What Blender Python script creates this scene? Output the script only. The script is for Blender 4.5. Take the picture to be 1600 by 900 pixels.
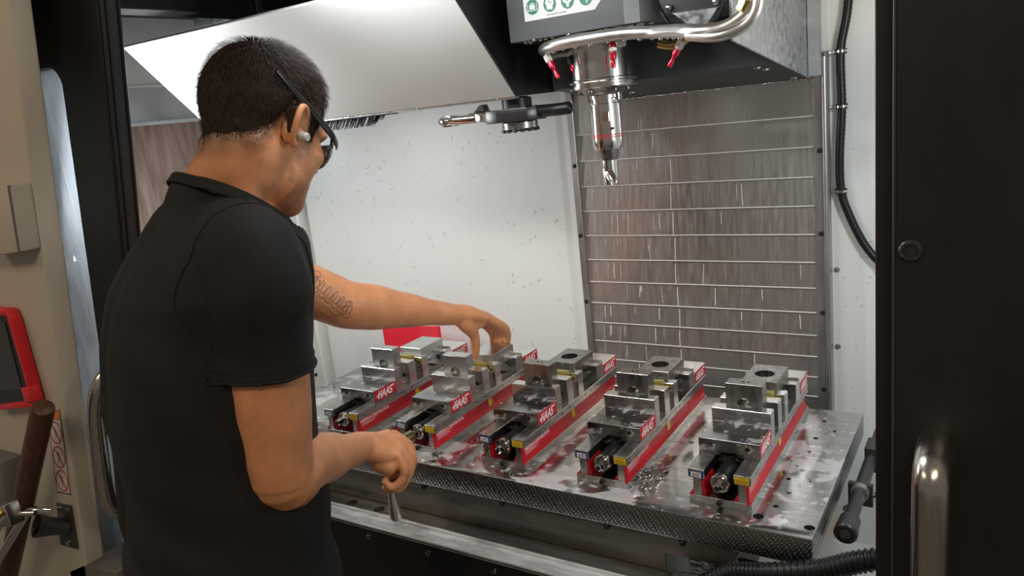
import bpy, bmesh, math, random
from mathutils import Vector, Matrix, noise
random.seed(7)
sc = bpy.context.scene
for o in list(bpy.data.objects): bpy.data.objects.remove(o, do_unlink=True)

# ------------------------------------------------------------ camera
cam = bpy.data.cameras.new('camera'); cam.sensor_width = 36; cam.lens = 27.09; cam.clip_start = .02
camo = bpy.data.objects.new('camera', cam); sc.collection.objects.link(camo); sc.camera = camo
camo.matrix_world = Matrix(((0.84315692, -0.03160731, 0.53673773, 0.78919),
                            (0.52652498, 0.25071834, -0.81234953, -1.09725),
                            (-0.10889381, 0.96754395, 0.22803694, 0.66113), (0, 0, 0, 1)))
# ------------------------------------------------------------ world and light
w = bpy.data.worlds.new('world'); sc.world = w; w.use_nodes = True
w.node_tree.nodes['Background'].inputs[0].default_value = (1.0, .86, .72, 1)
w.node_tree.nodes['Background'].inputs[1].default_value = .16
def area(name, loc, target, sx, sy, power, col):
    l = bpy.data.lights.new(name, 'AREA'); l.shape = 'RECTANGLE'; l.size = sx; l.size_y = sy; l.energy = power; l.color = col
    o = bpy.data.objects.new(name, l); sc.collection.objects.link(o); o.location = loc
    d = Vector(target) - Vector(loc); o.rotation_euler = d.to_track_quat('-Z', 'Y').to_euler(); return o
area('machine_light_left', (-1.0, -.10, .62), (-.1, .45, .25), .05, .42, 5.5, (.97, .99, 1))
area('machine_light_header', (-.05, -.185, .955), (.15, .30, .2), .50, .05, 3.8, (.97, .99, 1))
area('machine_light_right', (.96, -.06, .62), (.2, .40, .0), .05, .42, 4.8, (.97, .99, 1))
area('shop_light_back', (1.6, -2.6, 2.6), (-.3, -.4, .3), 1.4, .5, 36, (1.0, .80, .58))
area('shop_light_side', (-2.2, -2.4, 2.4), (-.6, -.3, .2), 1.4, .5, 13, (1.0, .82, .62))
vs = sc.view_settings; vs.view_transform = 'Standard'; vs.look = 'None'; vs.gamma = 1; vs.exposure = 0; vs.use_curve_mapping = False

# ------------------------------------------------------------ materials
MATS = {}
def node(nt, t, **kw):
    n = nt.nodes.new(t)
    for k, v in kw.items(): setattr(n, k, v)
    return n
def M(name, col, rough=.5, metal=0., var=0., vscale=(20, 20, 20), bump=0., bscale=(60, 60, 60), emit=None, trans=0., spec=None,
      rvar=0., dist=.0005, sss=0., coat=0., specks=0., speck_col=(.05, .05, .05), speck_scale=60., alpha=1.):
    m = bpy.data.materials.new(name); m.use_nodes = True; nt = m.node_tree; b = nt.nodes['Principled BSDF']
    I = b.inputs; I['Base Color'].default_value = (*col, 1); I['Roughness'].default_value = rough; I['Metallic'].default_value = metal
    if spec is not None: I['Specular IOR Level'].default_value = spec
    if trans: I['Transmission Weight'].default_value = trans
    if coat: I['Coat Weight'].default_value = coat; I['Coat Roughness'].default_value = .12
    if sss: I['Subsurface Weight'].default_value = sss; I['Subsurface Radius'].default_value = (.012, .005, .003); I['Subsurface Scale'].default_value = .6
    if emit: I['Emission Color'].default_value = (*emit[0], 1); I['Emission Strength'].default_value = emit[1]
    if alpha < 1: I['Alpha'].default_value = alpha
    tc = node(nt, 'ShaderNodeTexCoord')
    colsock = None
    if var or rvar:
        mp = node(nt, 'ShaderNodeMapping'); mp.inputs['Scale'].default_value = vscale
        nz = node(nt, 'ShaderNodeTexNoise'); nz.inputs['Detail'].default_value = 6; nz.inputs['Scale'].default_value = 1; nz.inputs['Roughness'].default_value = .6
        nt.links.new(tc.outputs['Object'], mp.inputs[0]); nt.links.new(mp.outputs[0], nz.inputs['Vector'])
        if var:
            mr = node(nt, 'ShaderNodeMapRange'); mr.inputs[1].default_value = .3; mr.inputs[2].default_value = .7
            mr.inputs[3].default_value = 1 - var; mr.inputs[4].default_value = 1 + var
            nt.links.new(nz.outputs[0], mr.inputs[0])
            mx = node(nt, 'ShaderNodeVectorMath', operation='SCALE'); mx.inputs[0].default_value = col
            nt.links.new(mr.outputs[0], mx.inputs['Scale']); colsock = mx.outputs[0]
            nt.links.new(colsock, I['Base Color'])
        if rvar:
            mr = node(nt, 'ShaderNodeMapRange'); mr.inputs[1].default_value = .3; mr.inputs[2].default_value = .7
            mr.inputs[3].default_value = max(.02, rough - rvar); mr.inputs[4].default_value = min(1, rough + rvar)
            nt.links.new(nz.outputs[0], mr.inputs[0]); nt.links.new(mr.outputs[0], I['Roughness'])
    if specks:
        mp2 = node(nt, 'ShaderNodeMapping'); mp2.inputs['Scale'].default_value = (speck_scale,) * 3
        vo = node(nt, 'ShaderNodeTexVoronoi'); vo.inputs['Scale'].default_value = 1
        nt.links.new(tc.outputs['Object'], mp2.inputs[0]); nt.links.new(mp2.outputs[0], vo.inputs['Vector'])
        sx = node(nt, 'ShaderNodeSeparateColor'); nt.links.new(vo.outputs['Color'], sx.inputs[0])
        mu = node(nt, 'ShaderNodeMath', operation='MULTIPLY'); mu.inputs[1].default_value = specks; nt.links.new(sx.outputs[0], mu.inputs[0])
        lt = node(nt, 'ShaderNodeMath', operation='LESS_THAN'); nt.links.new(vo.outputs['Distance'], lt.inputs[0])
        sb = node(nt, 'ShaderNodeMath', operation='SUBTRACT'); sb.inputs[1].default_value = specks * .72; nt.links.new(mu.outputs[0], sb.inputs[0]); nt.links.new(sb.outputs[0], lt.inputs[1])
        mxc = node(nt, 'ShaderNodeMix', data_type='RGBA'); nt.links.new(lt.outputs[0], mxc.inputs[0])
        mxc.inputs[6].default_value = (*col, 1); mxc.inputs[7].default_value = (*speck_col, 1)
        if colsock: nt.links.new(colsock, mxc.inputs[6])
        nt.links.new(mxc.outputs[2], I['Base Color'])
    if bump:
        mp3 = node(nt, 'ShaderNodeMapping'); mp3.inputs['Scale'].default_value = bscale
        n3 = node(nt, 'ShaderNodeTexNoise'); n3.inputs['Scale'].default_value = 1; n3.inputs['Detail'].default_value = 4
        nt.links.new(tc.outputs['Object'], mp3.inputs[0]); nt.links.new(mp3.outputs[0], n3.inputs['Vector'])
        bp = node(nt, 'ShaderNodeBump'); bp.inputs['Strength'].default_value = bump; bp.inputs['Distance'].default_value = dist
        nt.links.new(n3.outputs[0], bp.inputs['Height']); nt.links.new(bp.outputs[0], I['Normal'])
    MATS[name] = m; return m

M('white_paint', (.78, .81, .79), .42, specks=.10, speck_scale=55, speck_col=(.22, .22, .2), var=.03, vscale=(2, 2, .6), bump=.03, bscale=(40, 40, 8), rvar=.12)
M('white_cover', (.80, .82, .80), .38, var=.025, vscale=(3, 3, 3), rvar=.1, bump=.02, bscale=(90, 90, 30))
M('grey_paint', (.50, .52, .54), .4)
M('beige_paint', (.52, .47, .39), .5, var=.04, vscale=(5, 5, 1.5), bump=.03, bscale=(200, 200, 200))
M('black_paint', (.012, .011, .0105), .42, var=.25, vscale=(9, 9, 4), rvar=.08, specks=.05, speck_col=(.25, .24, .23), speck_scale=90)
M('black_gloss', (.010, .010, .011), .38, rvar=.12, vscale=(15, 15, 6), specks=.12, speck_col=(.55, .56, .56), speck_scale=75)
M('dark_grey_paint', (.050, .055, .056), .50, specks=.07, speck_col=(.5, .5, .5), speck_scale=85, rvar=.1, vscale=(14, 14, 8))
M('head_grey', (.085, .090, .094), .4, var=.08, vscale=(12, 12, 30), specks=.05, speck_col=(.4, .4, .4), speck_scale=120)
M('side_grey', (.34, .355, .36), .35, var=.12, vscale=(18, 18, 40))
M('galvanised', (.50, .52, .54), .30, .85, var=.35, vscale=(60, 60, 60), rvar=.15, bump=.25, bscale=(110, 110, 50))
M('stainless', (.55, .535, .515), .33, .95, var=.05, vscale=(140, 140, 5), rvar=.07)
M('stainless_trim', (.42, .41, .40), .38, .9, var=.1, vscale=(50, 50, 8), rvar=.08)
M('steel', (.52, .51, .50), .27, 1., var=.07, vscale=(120, 12, 120), rvar=.08, bump=.02, bscale=(300, 30, 300))
M('steel_dark', (.27, .26, .25), .30, 1., var=.18, vscale=(40, 40, 120), rvar=.12, bump=.05, bscale=(150, 150, 300))
M('jaw_steel', (.70, .69, .68), .22, 1., var=.07, vscale=(14, 14, 140), rvar=.08, bump=.02, bscale=(30, 30, 300))
M('part_steel', (.32, .31, .30), .30, 1., var=.12, vscale=(60, 60, 20), rvar=.08, bump=.04, bscale=(200, 200, 60))
M('part_steel_light', (.60, .60, .595), .30, 1., var=.06, vscale=(10, 120, 120), rvar=.06, bump=.02, bscale=(20, 300, 300))
M('satin', (.72, .70, .66), .34, .95, var=.06, vscale=(40, 40, 40), rvar=.06)
M('dried_film', (.72, .72, .70), .5)
M('nose_chrome', (.74, .73, .71), .17, 1., rvar=.05, vscale=(40, 40, 6))
M('chrome', (.70, .69, .68), .10, 1., rvar=.05, vscale=(40, 40, 40))
M('brushed', (.58, .55, .51), .24, 1., var=.10, vscale=(150, 150, 6), rvar=.06)
M('cast_iron', (.20, .185, .165), .36, .85, var=.28, vscale=(6, 30, 40), rvar=.14, bump=.06, bscale=(40, 90, 90))
M('ledge_steel', (.34, .325, .30), .30, .9, var=.25, vscale=(5, 30, 30), rvar=.15)
M('sill_alu', (.60, .61, .62), .30, .4, var=.25, vscale=(14, 60, 60), rvar=.16)
M('hole_black', (.006, .006, .006), .6)
M('screw_black', (.03, .03, .03), .4, .5)
M('arm_black', (.018, .018, .019), .3, spec=.6)
M('rubber', (.010, .010, .011), .36, spec=.35, bump=.08, bscale=(80, 80, 80))
M('pipe_dark', (.055, .055, .055), .35, .5, var=.2, vscale=(30, 30, 30))
M('red_paint', (.46, .007, .016), .34, var=.12, vscale=(30, 30, 30), rvar=.08)
M('red_label', (.60, .011, .028), .34)
M('red_nozzle', (.60, .01, .04), .16, .35, coat=.4)
M('red_case', (.72, .02, .03), .42)
M('red_guard', (.85, .02, .045), .40)
M('white_ink', (.88, .88, .87), .45)
M('pink_ink', (.80, .45, .46), .45)
M('yellow_label', (.78, .52, .02), .38, var=.06, vscale=(120, 120, 120))
M('orange_label', (.75, .20, .02), .42)
M('black_ink', (.012, .012, .012), .5)
M('blue_ink', (.02, .07, .22), .4)
M('label_white', (.80, .80, .78), .42)
M('label_grey', (.58, .57, .55), .42)
M('label_dim', (.62, .60, .57), .45)
M('red_ink', (.60, .03, .03), .45)
M('green_ink', (.012, .22, .11), .42)
M('gold', (.52, .44, .12), .34, .75, var=.15, vscale=(80, 80, 80))
M('brass', (.62, .46, .17), .24, 1., var=.1, vscale=(60, 60, 60))
M('bronze', (.40, .36, .22), .26, 1., var=.18, vscale=(30, 30, 120), rvar=.1)
M('nut_white', (.62, .58, .53), .3, .25)
M('wood', (.085, .034, .016), .42, var=.35, vscale=(90, 90, 8), bump=.08, bscale=(200, 200, 14))
M('bracket_grey', (.07, .068, .064), .4, .4)
M('box_grey', (.16, .15, .135), .5, var=.1, vscale=(8, 8, 8))
M('concrete', (.20, .19, .175), .6, var=.15, vscale=(6, 6, 6), bump=.06, bscale=(60, 60, 60))
M('skin', (.66, .295, .140), .46, var=.14, vscale=(26, 26, 26), bump=.10, bscale=(420, 420, 420), dist=.0006, sss=.12)
M('lip', (.42, .15, .11), .45)
M('nail', (.62, .36, .27), .35)
M('hair', (.036, .024, .018), .62, spec=.14, var=.4, vscale=(120, 120, 120), bump=.5, bscale=(500, 500, 500), dist=.002)
M('stubble', (.12, .055, .032), .6)
M('shirt', (.0060, .0057, .0056), .82, var=.25, vscale=(30, 30, 30), bump=.25, bscale=(1500, 1500, 1500), dist=.0004)
M('jeans', (.010, .011, .018), .85, var=.3, vscale=(60, 60, 60), bump=.2, bscale=(900, 900, 900))
M('boot', (.03, .022, .017), .6)
M('glass_frame', (.010, .010, .010), .18)
M('glass_lens', (.02, .02, .022), .06, spec=.8)
M('earplug', (.58, .56, .53), .35)
M('tattoo_ink', (.17, .095, .068), .6)
M('screen_dark', (.016, .014, .012), .14, var=.4, vscale=(6, 6, 6))
M('chip_metal', (.55, .55, .55), .2, 1.)
M('chip_dark', (.10, .10, .095), .4, .6)
M('diffuser', (.9, .9, .9), .5, emit=((.95, .98, 1), 6))

def plate_material(name='plate_top', lo=.50, hi=.68, fs=13, th=.53, amt=.45, gr=(14, 120, 14), bmp=.18):   # wet metal with dried white coolant film in patches
    m = bpy.data.materials.new(name); m.use_nodes = True; nt = m.node_tree; b = nt.nodes['Principled BSDF']; L = nt.links.new
    tc = node(nt, 'ShaderNodeTexCoord')
    def noi(sx, sy, sz, sc_, det, ro=.55, dis=0):
        mp = node(nt, 'ShaderNodeMapping'); mp.inputs['Scale'].default_value = (sx, sy, sz); L(tc.outputs['Object'], mp.inputs[0])
        n = node(nt, 'ShaderNodeTexNoise'); n.inputs['Scale'].default_value = sc_; n.inputs['Detail'].default_value = det; n.inputs['Roughness'].default_value = ro
        n.inputs['Distortion'].default_value = dis; L(mp.outputs[0], n.inputs['Vector']); return n.outputs[0]
    def ramp(s, a, c, lo, hi):
        r = node(nt, 'ShaderNodeMapRange'); r.inputs[1].default_value = a; r.inputs[2].default_value = c; r.inputs[3].default_value = lo; r.inputs[4].default_value = hi; L(s, r.inputs[0]); return r.outputs[0]
    film = ramp(noi(1, 1, 1, fs, 5, .5, .6), th, th + .04, 0, 1)
    dots = ramp(noi(1, 1, 1, 70, 3), .62, .66, 0, 1)
    mx = node(nt, 'ShaderNodeMath', operation='MAXIMUM'); L(film, mx.inputs[0]); L(dots, mx.inputs[1])
    mu = node(nt, 'ShaderNodeMath', operation='MULTIPLY'); L(mx.outputs[0], mu.inputs[0]); mu.inputs[1].default_value = amt
    grain = ramp(noi(*gr, 1, 5), .35, .65, lo, hi)
    gc = node(nt, 'ShaderNodeCombineColor'); [L(grain, gc.inputs[i]) for i in range(3)]
    cm = node(nt, 'ShaderNodeMix', data_type='RGBA'); L(mu.outputs[0], cm.inputs[0]); L(gc.outputs[0], cm.inputs[6]); cm.inputs[7].default_value = (.86, .87, .89, 1)
    L(cm.outputs[2], b.inputs['Base Color'])
    me = ramp(mu.outputs[0], 0, amt, 1, .55); L(me, b.inputs['Metallic'])
    ro = ramp(noi(1, 1, 1, 9, 4), .35, .65, .12, .30); L(ro, b.inputs['Roughness'])
    bp = node(nt, 'ShaderNodeBump'); bp.inputs['Strength'].default_value = bmp; bp.inputs['Distance'].default_value = .0012
    L(noi(1, 1, 1, 26, 5, .55, .5), bp.inputs['Height']); L(bp.outputs[0], b.inputs['Normal'])
    MATS[name] = m
plate_material(amt=.55); plate_material('wet_steel', .24, .38, 34, .57, .40, (30, 30, 90), .03); plate_material('wet_jaw', .54, .70, 40, .58, .4, (14, 14, 140), .02); plate_material('wet_sill', .55, .72, 18, .47, .6, (4, 40, 40), .05)
def milled_material():                                    # crosshatched fly-cut pattern of the plate's edge
    m = bpy.data.materials.new('milled_edge'); m.use_nodes = True; nt = m.node_tree; b = nt.nodes['Principled BSDF']; L = nt.links.new
    tc = node(nt, 'ShaderNodeTexCoord'); hs = []
    for rot, s in ((.62, 1), (-.62, 1.1)):
        mp = node(nt, 'ShaderNodeMapping'); mp.inputs['Rotation'].default_value = (0, rot, 0); mp.inputs['Scale'].default_value = (s, 1, s); L(tc.outputs['Object'], mp.inputs[0])
        wv = node(nt, 'ShaderNodeTexWave'); wv.inputs['Scale'].default_value = 40 if rot > 0 else 62; wv.inputs['Distortion'].default_value = 4.5; wv.inputs['Detail'].default_value = 4; wv.inputs['Detail Scale'].default_value = 1.5
        L(mp.outputs[0], wv.inputs['Vector']); hs.append(wv.outputs[1])
    mn = node(nt, 'ShaderNodeMath', operation='MULTIPLY'); L(hs[0], mn.inputs[0]); L(hs[1], mn.inputs[1])
    r = node(nt, 'ShaderNodeMapRange'); r.inputs[3].default_value = .20; r.inputs[4].default_value = .50; L(mn.outputs[0], r.inputs[0])
    gc = node(nt, 'ShaderNodeCombineColor'); [L(r.outputs[0], gc.inputs[i]) for i in range(3)]; L(gc.outputs[0], b.inputs['Base Color'])
    b.inputs['Metallic'].default_value = 1; b.inputs['Roughness'].default_value = .3
    bp = node(nt, 'ShaderNodeBump'); bp.inputs['Strength'].default_value = .55; bp.inputs['Distance'].default_value = .0012; L(mn.outputs[0], bp.inputs['Height']); L(bp.outputs[0], b.inputs['Normal'])
    MATS['milled'] = m
milled_material()
def glass_material(name, tint, fac, rough, scratch):      # see-through pane with a scratched, hazy film
    m = bpy.data.materials.new(name); m.use_nodes = True; nt = m.node_tree; L = nt.links.new
    for n in list(nt.nodes):
        if n.type == 'BSDF_PRINCIPLED': nt.nodes.remove(n)
    out = [n for n in nt.nodes if n.type == 'OUTPUT_MATERIAL'][0]
    tr = node(nt, 'ShaderNodeBsdfTransparent'); tr.inputs[0].default_value = (*tint, 1)
    pr = node(nt, 'ShaderNodeBsdfPrincipled'); pr.inputs['Base Color'].default_value = (*scratch, 1); pr.inputs['Roughness'].default_value = rough
    tl = node(nt, 'ShaderNodeBsdfTranslucent'); tl.inputs[0].default_value = (*scratch, 1); p = node(nt, 'ShaderNodeMixShader'); p.inputs[0].default_value = .5; L(pr.outputs[0], p.inputs[1]); L(tl.outputs[0], p.inputs[2])
    tc = node(nt, 'ShaderNodeTexCoord'); mp = node(nt, 'ShaderNodeMapping'); mp.inputs['Scale'].default_value = (60, 60, 5); L(tc.outputs['Object'], mp.inputs[0])
    nz = node(nt, 'ShaderNodeTexNoise'); nz.inputs['Scale'].default_value = 1; nz.inputs['Detail'].default_value = 7; nz.inputs['Distortion'].default_value = 1.2; L(mp.outputs[0], nz.inputs['Vector'])
    r = node(nt, 'ShaderNodeMapRange'); r.inputs[1].default_value = .35; r.inputs[2].default_value = .68; r.inputs[3].default_value = fac * .6; r.inputs[4].default_value = min(1, fac * 1.4); L(nz.outputs[0], r.inputs[0])
    mx = node(nt, 'ShaderNodeMixShader'); L(r.outputs[0], mx.inputs[0]); L(tr.outputs[0], mx.inputs[1]); L(p.outputs[0], mx.inputs[2]); L(mx.outputs[0], out.inputs[0])
    MATS[name] = m
glass_material('door_glass', (.85, .90, .95), .55, .25, (.75, .80, .85))
glass_material('side_glass', (.62, .52, .46), .55, .2, (.62, .50, .44))

# ------------------------------------------------------------ mesh helpers
class G:
    def __init__(s): s.bm = bmesh.new()
    def box(s, a, b, bev=.0006, seg=1, slot=0):
        x0, y0, z0 = (min(a[i], b[i]) for i in range(3)); x1, y1, z1 = (max(a[i], b[i]) for i in range(3))
        return s.hexa([(x0, y0, z0), (x1, y0, z0), (x1, y1, z0), (x0, y1, z0)], [(x0, y0, z1), (x1, y0, z1), (x1, y1, z1), (x0, y1, z1)], bev, seg)
    def hexa(s, lo, hi, bev=0, seg=1):                    # prism between two matching point loops
        bm = s.bm; n = len(lo)
        A = [bm.verts.new(p) for p in lo]; B = [bm.verts.new(p) for p in hi]
        fs = [bm.faces.new(A[::-1]), bm.faces.new(B)]
        for i in range(n): fs.append(bm.faces.new((A[i], A[(i + 1) % n], B[(i + 1) % n], B[i])))
        bmesh.ops.recalc_face_normals(bm, faces=fs)
        if bev > 0:
            es = list({e for f in fs for e in f.edges})
            bmesh.ops.bevel(bm, geom=es, offset=bev, segments=seg, profile=.5, affect='EDGES', clamp_overlap=True)
        return s
    def prism(s, pts, ext, bev=0, seg=1):
        e = Vector(ext); return s.hexa([Vector(p) for p in pts], [Vector(p) + e for p in pts], bev, seg)
    def quad(s, pts):
        s.bm.faces.new([s.bm.verts.new(p) for p in pts]); return s
    def rings(s, rs, cap=True):                           # loft between loops of equal size
        bm = s.bm; R = [[bm.verts.new(p) for p in r] for r in rs]; n = len(R[0]); fs = []
        for a, b in zip(R, R[1:]):
            for i in range(n): fs.append(bm.faces.new((a[i], a[(i + 1) % n], b[(i + 1) % n], b[i])))
        if cap: fs.append(bm.faces.new(R[0][::-1])); fs.append(bm.faces.new(R[-1]))
        bmesh.ops.recalc_face_normals(bm, faces=fs); return s
    def cyl(s, p0, p1, r0, r1=None, n=24, cap=True):
        p0 = Vector(p0); p1 = Vector(p1); r1 = r0 if r1 is None else r1; d = (p1 - p0).normalized()
        u = d.orthogonal().normalized(); v = d.cross(u)
        ring = lambda c, r: [c + (u * math.cos(t) + v * math.sin(t)) * r for t in (2 * math.pi * i / n for i in range(n))]
        return s.rings([ring(p0, r0), ring(p1, r1)], cap)
    def lathe(s, prof, org, axis, n=32, cap=True, up=None):   # prof: (radius, distance along axis)
        org = Vector(org); d = Vector(axis).normalized(); u = (Vector(up) if up else d.orthogonal()).normalized(); v = d.cross(u)
        return s.rings([[org + d * h + (u * math.cos(2 * math.pi * i / n) + v * math.sin(2 * math.pi * i / n)) * max(r, 1e-5) for i in range(n)] for r, h in prof], cap)
    def tube(s, pts, r, n=12, cap=True, ell=None):
        pts = [Vector(p) for p in pts]; m = len(pts); rr = r if isinstance(r, (list, tuple)) else [r] * m
        T = [(pts[min(i + 1, m - 1)] - pts[max(i - 1, 0)]).normalized() for i in range(m)]
        u = T[0].orthogonal().normalized(); rs = []
        for i in range(m):
            u = (u - T[i] * u.dot(T[i])).normalized(); v = T[i].cross(u)
            rs.append([pts[i] + (u * math.cos(2 * math.pi * k / n) + v * math.sin(2 * math.pi * k / n)) * rr[i] for k in range(n)])
        return s.rings(rs, cap)
    def sphere(s, c, r, sc_=(1, 1, 1), rot=None, u=16, v=10):
        mat = Matrix.Translation(c) @ (rot.to_4x4() if rot else Matrix.Identity(4)) @ Matrix.Diagonal((*sc_, 1))
        bmesh.ops.create_uvsphere(s.bm, u_segments=u, v_segments=v, radius=r, matrix=mat); return s
def spline(P, k=6):                                       # Catmull-Rom through points
    P = [Vector(p) for p in P]; out = []
    for i in range(len(P) - 1):
        a = P[max(i - 1, 0)]; b = P[i]; c = P[i + 1]; d = P[min(i + 2, len(P) - 1)]
        for j in range(k):
            t = j / k; out.append(.5 * ((2 * b) + (c - a) * t + (2 * a - 5 * b + 4 * c - d) * t * t + (3 * b - a - 3 * c + d) * t ** 3))
    return out + [P[-1]]
def to_mesh(name, g, mat, smooth=35):
    bm = g.bm if isinstance(g, G) else g
    for f in bm.faces: f.smooth = bool(smooth)
    if smooth:
        th = math.radians(smooth)
        for e in bm.edges: e.smooth = len(e.link_faces) == 2 and e.calc_face_angle(0) < th
    me = bpy.data.meshes.new(name); bm.to_mesh(me); bm.free(); me.materials.append(MATS[mat]); return me
def obj(name, g, mat, parent=None, smooth=35, loc=None):
    me = g if isinstance(g, bpy.types.Mesh) else to_mesh(name, g, mat, smooth)
    o = bpy.data.objects.new(name, me); sc.collection.objects.link(o)
    if loc: o.location = loc
    if parent: o.parent = parent
    return o
def tag(o, label=None, cat=None, group=None, kind=None):
    if label: o['label'] = label
    if cat: o['category'] = cat
    if group: o['group'] = group
    if kind: o['kind'] = kind
    return o
def thing(name, label, cat, loc=(0, 0, 0), group=None, kind=None):
    o = bpy.data.objects.new(name, None); sc.collection.objects.link(o); o.location = loc; o.empty_display_size = .02
    return tag(o, label, cat, group, kind)
def struct(name, g, mat, smooth=35): return tag(obj(name, g, mat, None, smooth), kind='structure')
def copy_tree(o, parent=None):
    c = o.copy(); sc.collection.objects.link(c)
    if parent: c.parent = parent
    for ch in o.children: copy_tree(ch, c)
    return c
def boolean(g, cut):                                      # g minus cut, as a bmesh in a G
    a = bpy.data.objects.new('a', bpy.data.meshes.new('a')); b = bpy.data.objects.new('b', bpy.data.meshes.new('b'))
    bmesh.ops.recalc_face_normals(cut.bm, faces=cut.bm.faces)
    g.bm.to_mesh(a.data); cut.bm.to_mesh(b.data); g.bm.free(); cut.bm.free()
    sc.collection.objects.link(a); sc.collection.objects.link(b)
    md = a.modifiers.new('c', 'BOOLEAN'); md.object = b; md.operation = 'DIFFERENCE'; md.solver = 'EXACT'
    dg = bpy.context.evaluated_depsgraph_get(); dg.update(); ev = a.evaluated_get(dg); me = bpy.data.meshes.new_from_object(ev)
    r = G(); r.bm.from_mesh(me); me.materials.clear()
    for f in r.bm.faces: f.material_index = 0
    bpy.data.objects.remove(a); bpy.data.objects.remove(b); bpy.data.meshes.remove(me); return r
def text_geo(body, org, ux, uy, size, width=None, shear=0, space=1.0, bold=0):   # flat lettering in the plane of ux, uy
    cu = bpy.data.curves.new('t', 'FONT'); cu.body = body; cu.size = size; cu.shear = shear; cu.space_character = space; cu.offset = bold
    o = bpy.data.objects.new('t', cu); sc.collection.objects.link(o); dg = bpy.context.evaluated_depsgraph_get(); dg.update()
    me = bpy.data.meshes.new_from_object(o.evaluated_get(dg)); bpy.data.objects.remove(o)
    xs = [v.co.x for v in me.vertices] or [0]; k = (width / (max(xs) - min(xs))) if width else 1; x0 = min(xs)
    org = Vector(org); ux = Vector(ux); uy = Vector(uy)
    for v in me.vertices: v.co = org + ux * ((v.co.x - x0) * k) + uy * v.co.y
    g = G(); g.bm.from_mesh(me); return g
def strokes(g, lines, wd, org, ux, uy, nrm=0):            # flat pen strokes
    org = Vector(org); ux = Vector(ux); uy = Vector(uy)
    for ln in lines:
        for (x0, y0), (x1, y1) in zip(ln, ln[1:]):
            d = Vector((x1 - x0, y1 - y0)); d.normalize(); n = Vector((-d.y, d.x)) * wd / 2; e = d * wd * .25
            q = [(x0 - e.x + n.x, y0 - e.y + n.y), (x1 + e.x + n.x, y1 + e.y + n.y), (x1 + e.x - n.x, y1 + e.y - n.y), (x0 - e.x - n.x, y0 - e.y - n.y)]
            g.quad([org + ux * a + uy * b for a, b in q])
    return g
def flatrect(x0, x1, y0, y1, org, ux, uy, th, nrm):       # thin printed label with thickness
    org = Vector(org); ux = Vector(ux); uy = Vector(uy)
    return G().prism([org + ux * a + uy * b for a, b in ((x0, y0), (x1, y0), (x1, y1), (x0, y1))], Vector(nrm) * th)
def disc(g, c, r, ux, uy, n=20, ry=None, y0=None):
    c = Vector(c); ux = Vector(ux); uy = Vector(uy); ry = ry or r
    g.quad([c + ux * r * math.cos(2 * math.pi * i / n) + uy * ry * math.sin(2 * math.pi * i / n) for i in range(n)]); return g
X, Y, Z = Vector((1, 0, 0)), Vector((0, 1, 0)), Vector((0, 0, 1))
# ============================================================ the setting
struct('floor', G().box((-3.2, -3.6, -1.0), (3.2, 1.4, -.95), 0), 'concrete')
g = G(); g.box((-1.10, .62, -.5), (-.142, .632, 1.12), 0)
g.prism([(-.142, .62, -.5), (-.112, .606, -.5), (-.112, .632, -.5), (-.142, .632, -.5)], (0, 0, 1.62))
g.box((-.112, .618, .70), (.479, .632, 1.12), 0); g.box((.479, .62, -.5), (1.02, .632, 1.12), 0)
struct('wall_back', g, 'white_paint')
g = G(); XL = -1.10
for a, b in (((-.22, -.5), (.62, .20)), ((.485, .20), (.62, .72)), ((-.22, .20), (-.20, .72)), ((-.22, .815), (.62, 1.12))):
    g.box((XL - .012, a[0], a[1]), (XL, b[0], b[1]), 0)
g.box((XL, .575, -.4), (XL + .012, .595, 1.1), .002)
wl = struct('wall_left', g, 'white_paint')
g = G(); g.box((XL - .03, -.20, .72), (XL - .02, .62, .815), 0); obj('recess_panel', g, 'grey_paint', wl)
g = G(); g.box((XL - .03, -.20, .812), (XL + .006, .62, .818), .001); obj('lip', g, 'white_cover', wl)
for z in (.47, .31, .02, -.12): obj('wall_screw', G().lathe([(.006, 0), (.006, .002), (.002, .004)], (XL + .0, .545, z), X), 'screw_black', wl)
win = struct('window_1', G().box((XL - .010, -.20, .20), (XL - .004, .485, .72), 0), 'side_glass')
g = G()
for z0, z1 in ((.194, .204), (.716, .726)): g.box((XL - .013, -.205, z0), (XL + .003, .49, z1), .001)
obj('window_gasket', g, 'grey_paint', win)
g = G(); g.box((1.02, -.2, -.5), (1.032, .632, 1.12), 0); struct('wall_right', g, 'white_paint')
g = G(); g.box((-1.11, -.17, .985), (1.03, .12, 1.0), 0); g.box((-1.11, .12, .985), (-.02, .63, 1.0), 0); cl = struct('ceiling', g, 'black_gloss')
obj('light_strip', G().box((-1.05, .30, .955), (-.90, .62, .985), .002), 'galvanised', cl)
g = G(); g.box((-.725, -.17, .925), (-.655, .17, .985), .002); struct('trim_1', g, 'black_paint')
obj('end_cap', G().box((-.73, .17, .918), (-.648, .185, .985), .001), 'pipe_dark', bpy.data.objects['trim_1'])
g = G(); g.box((-1.3, -.24, .985), (1.4, -.17, 1.15), .002); struct('trim_2', g, 'black_paint')
# front panel of the machine, left of the door (its edge leans in the photograph)
def ex(z, top=-.719, k=.215): return top - (.942 - z) * k
g = G(); lo, hi = -.95, 1.15
g.hexa([(-2.2, -.33, lo), (ex(lo), -.33, lo), (ex(lo), -.285, lo), (-2.2, -.285, lo)], [(-2.2, -.33, hi), (ex(hi), -.33, hi), (ex(hi), -.285, hi), (-2.2, -.285, hi)], .006, 3)
wf = struct('wall_front', g, 'beige_paint')
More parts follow.
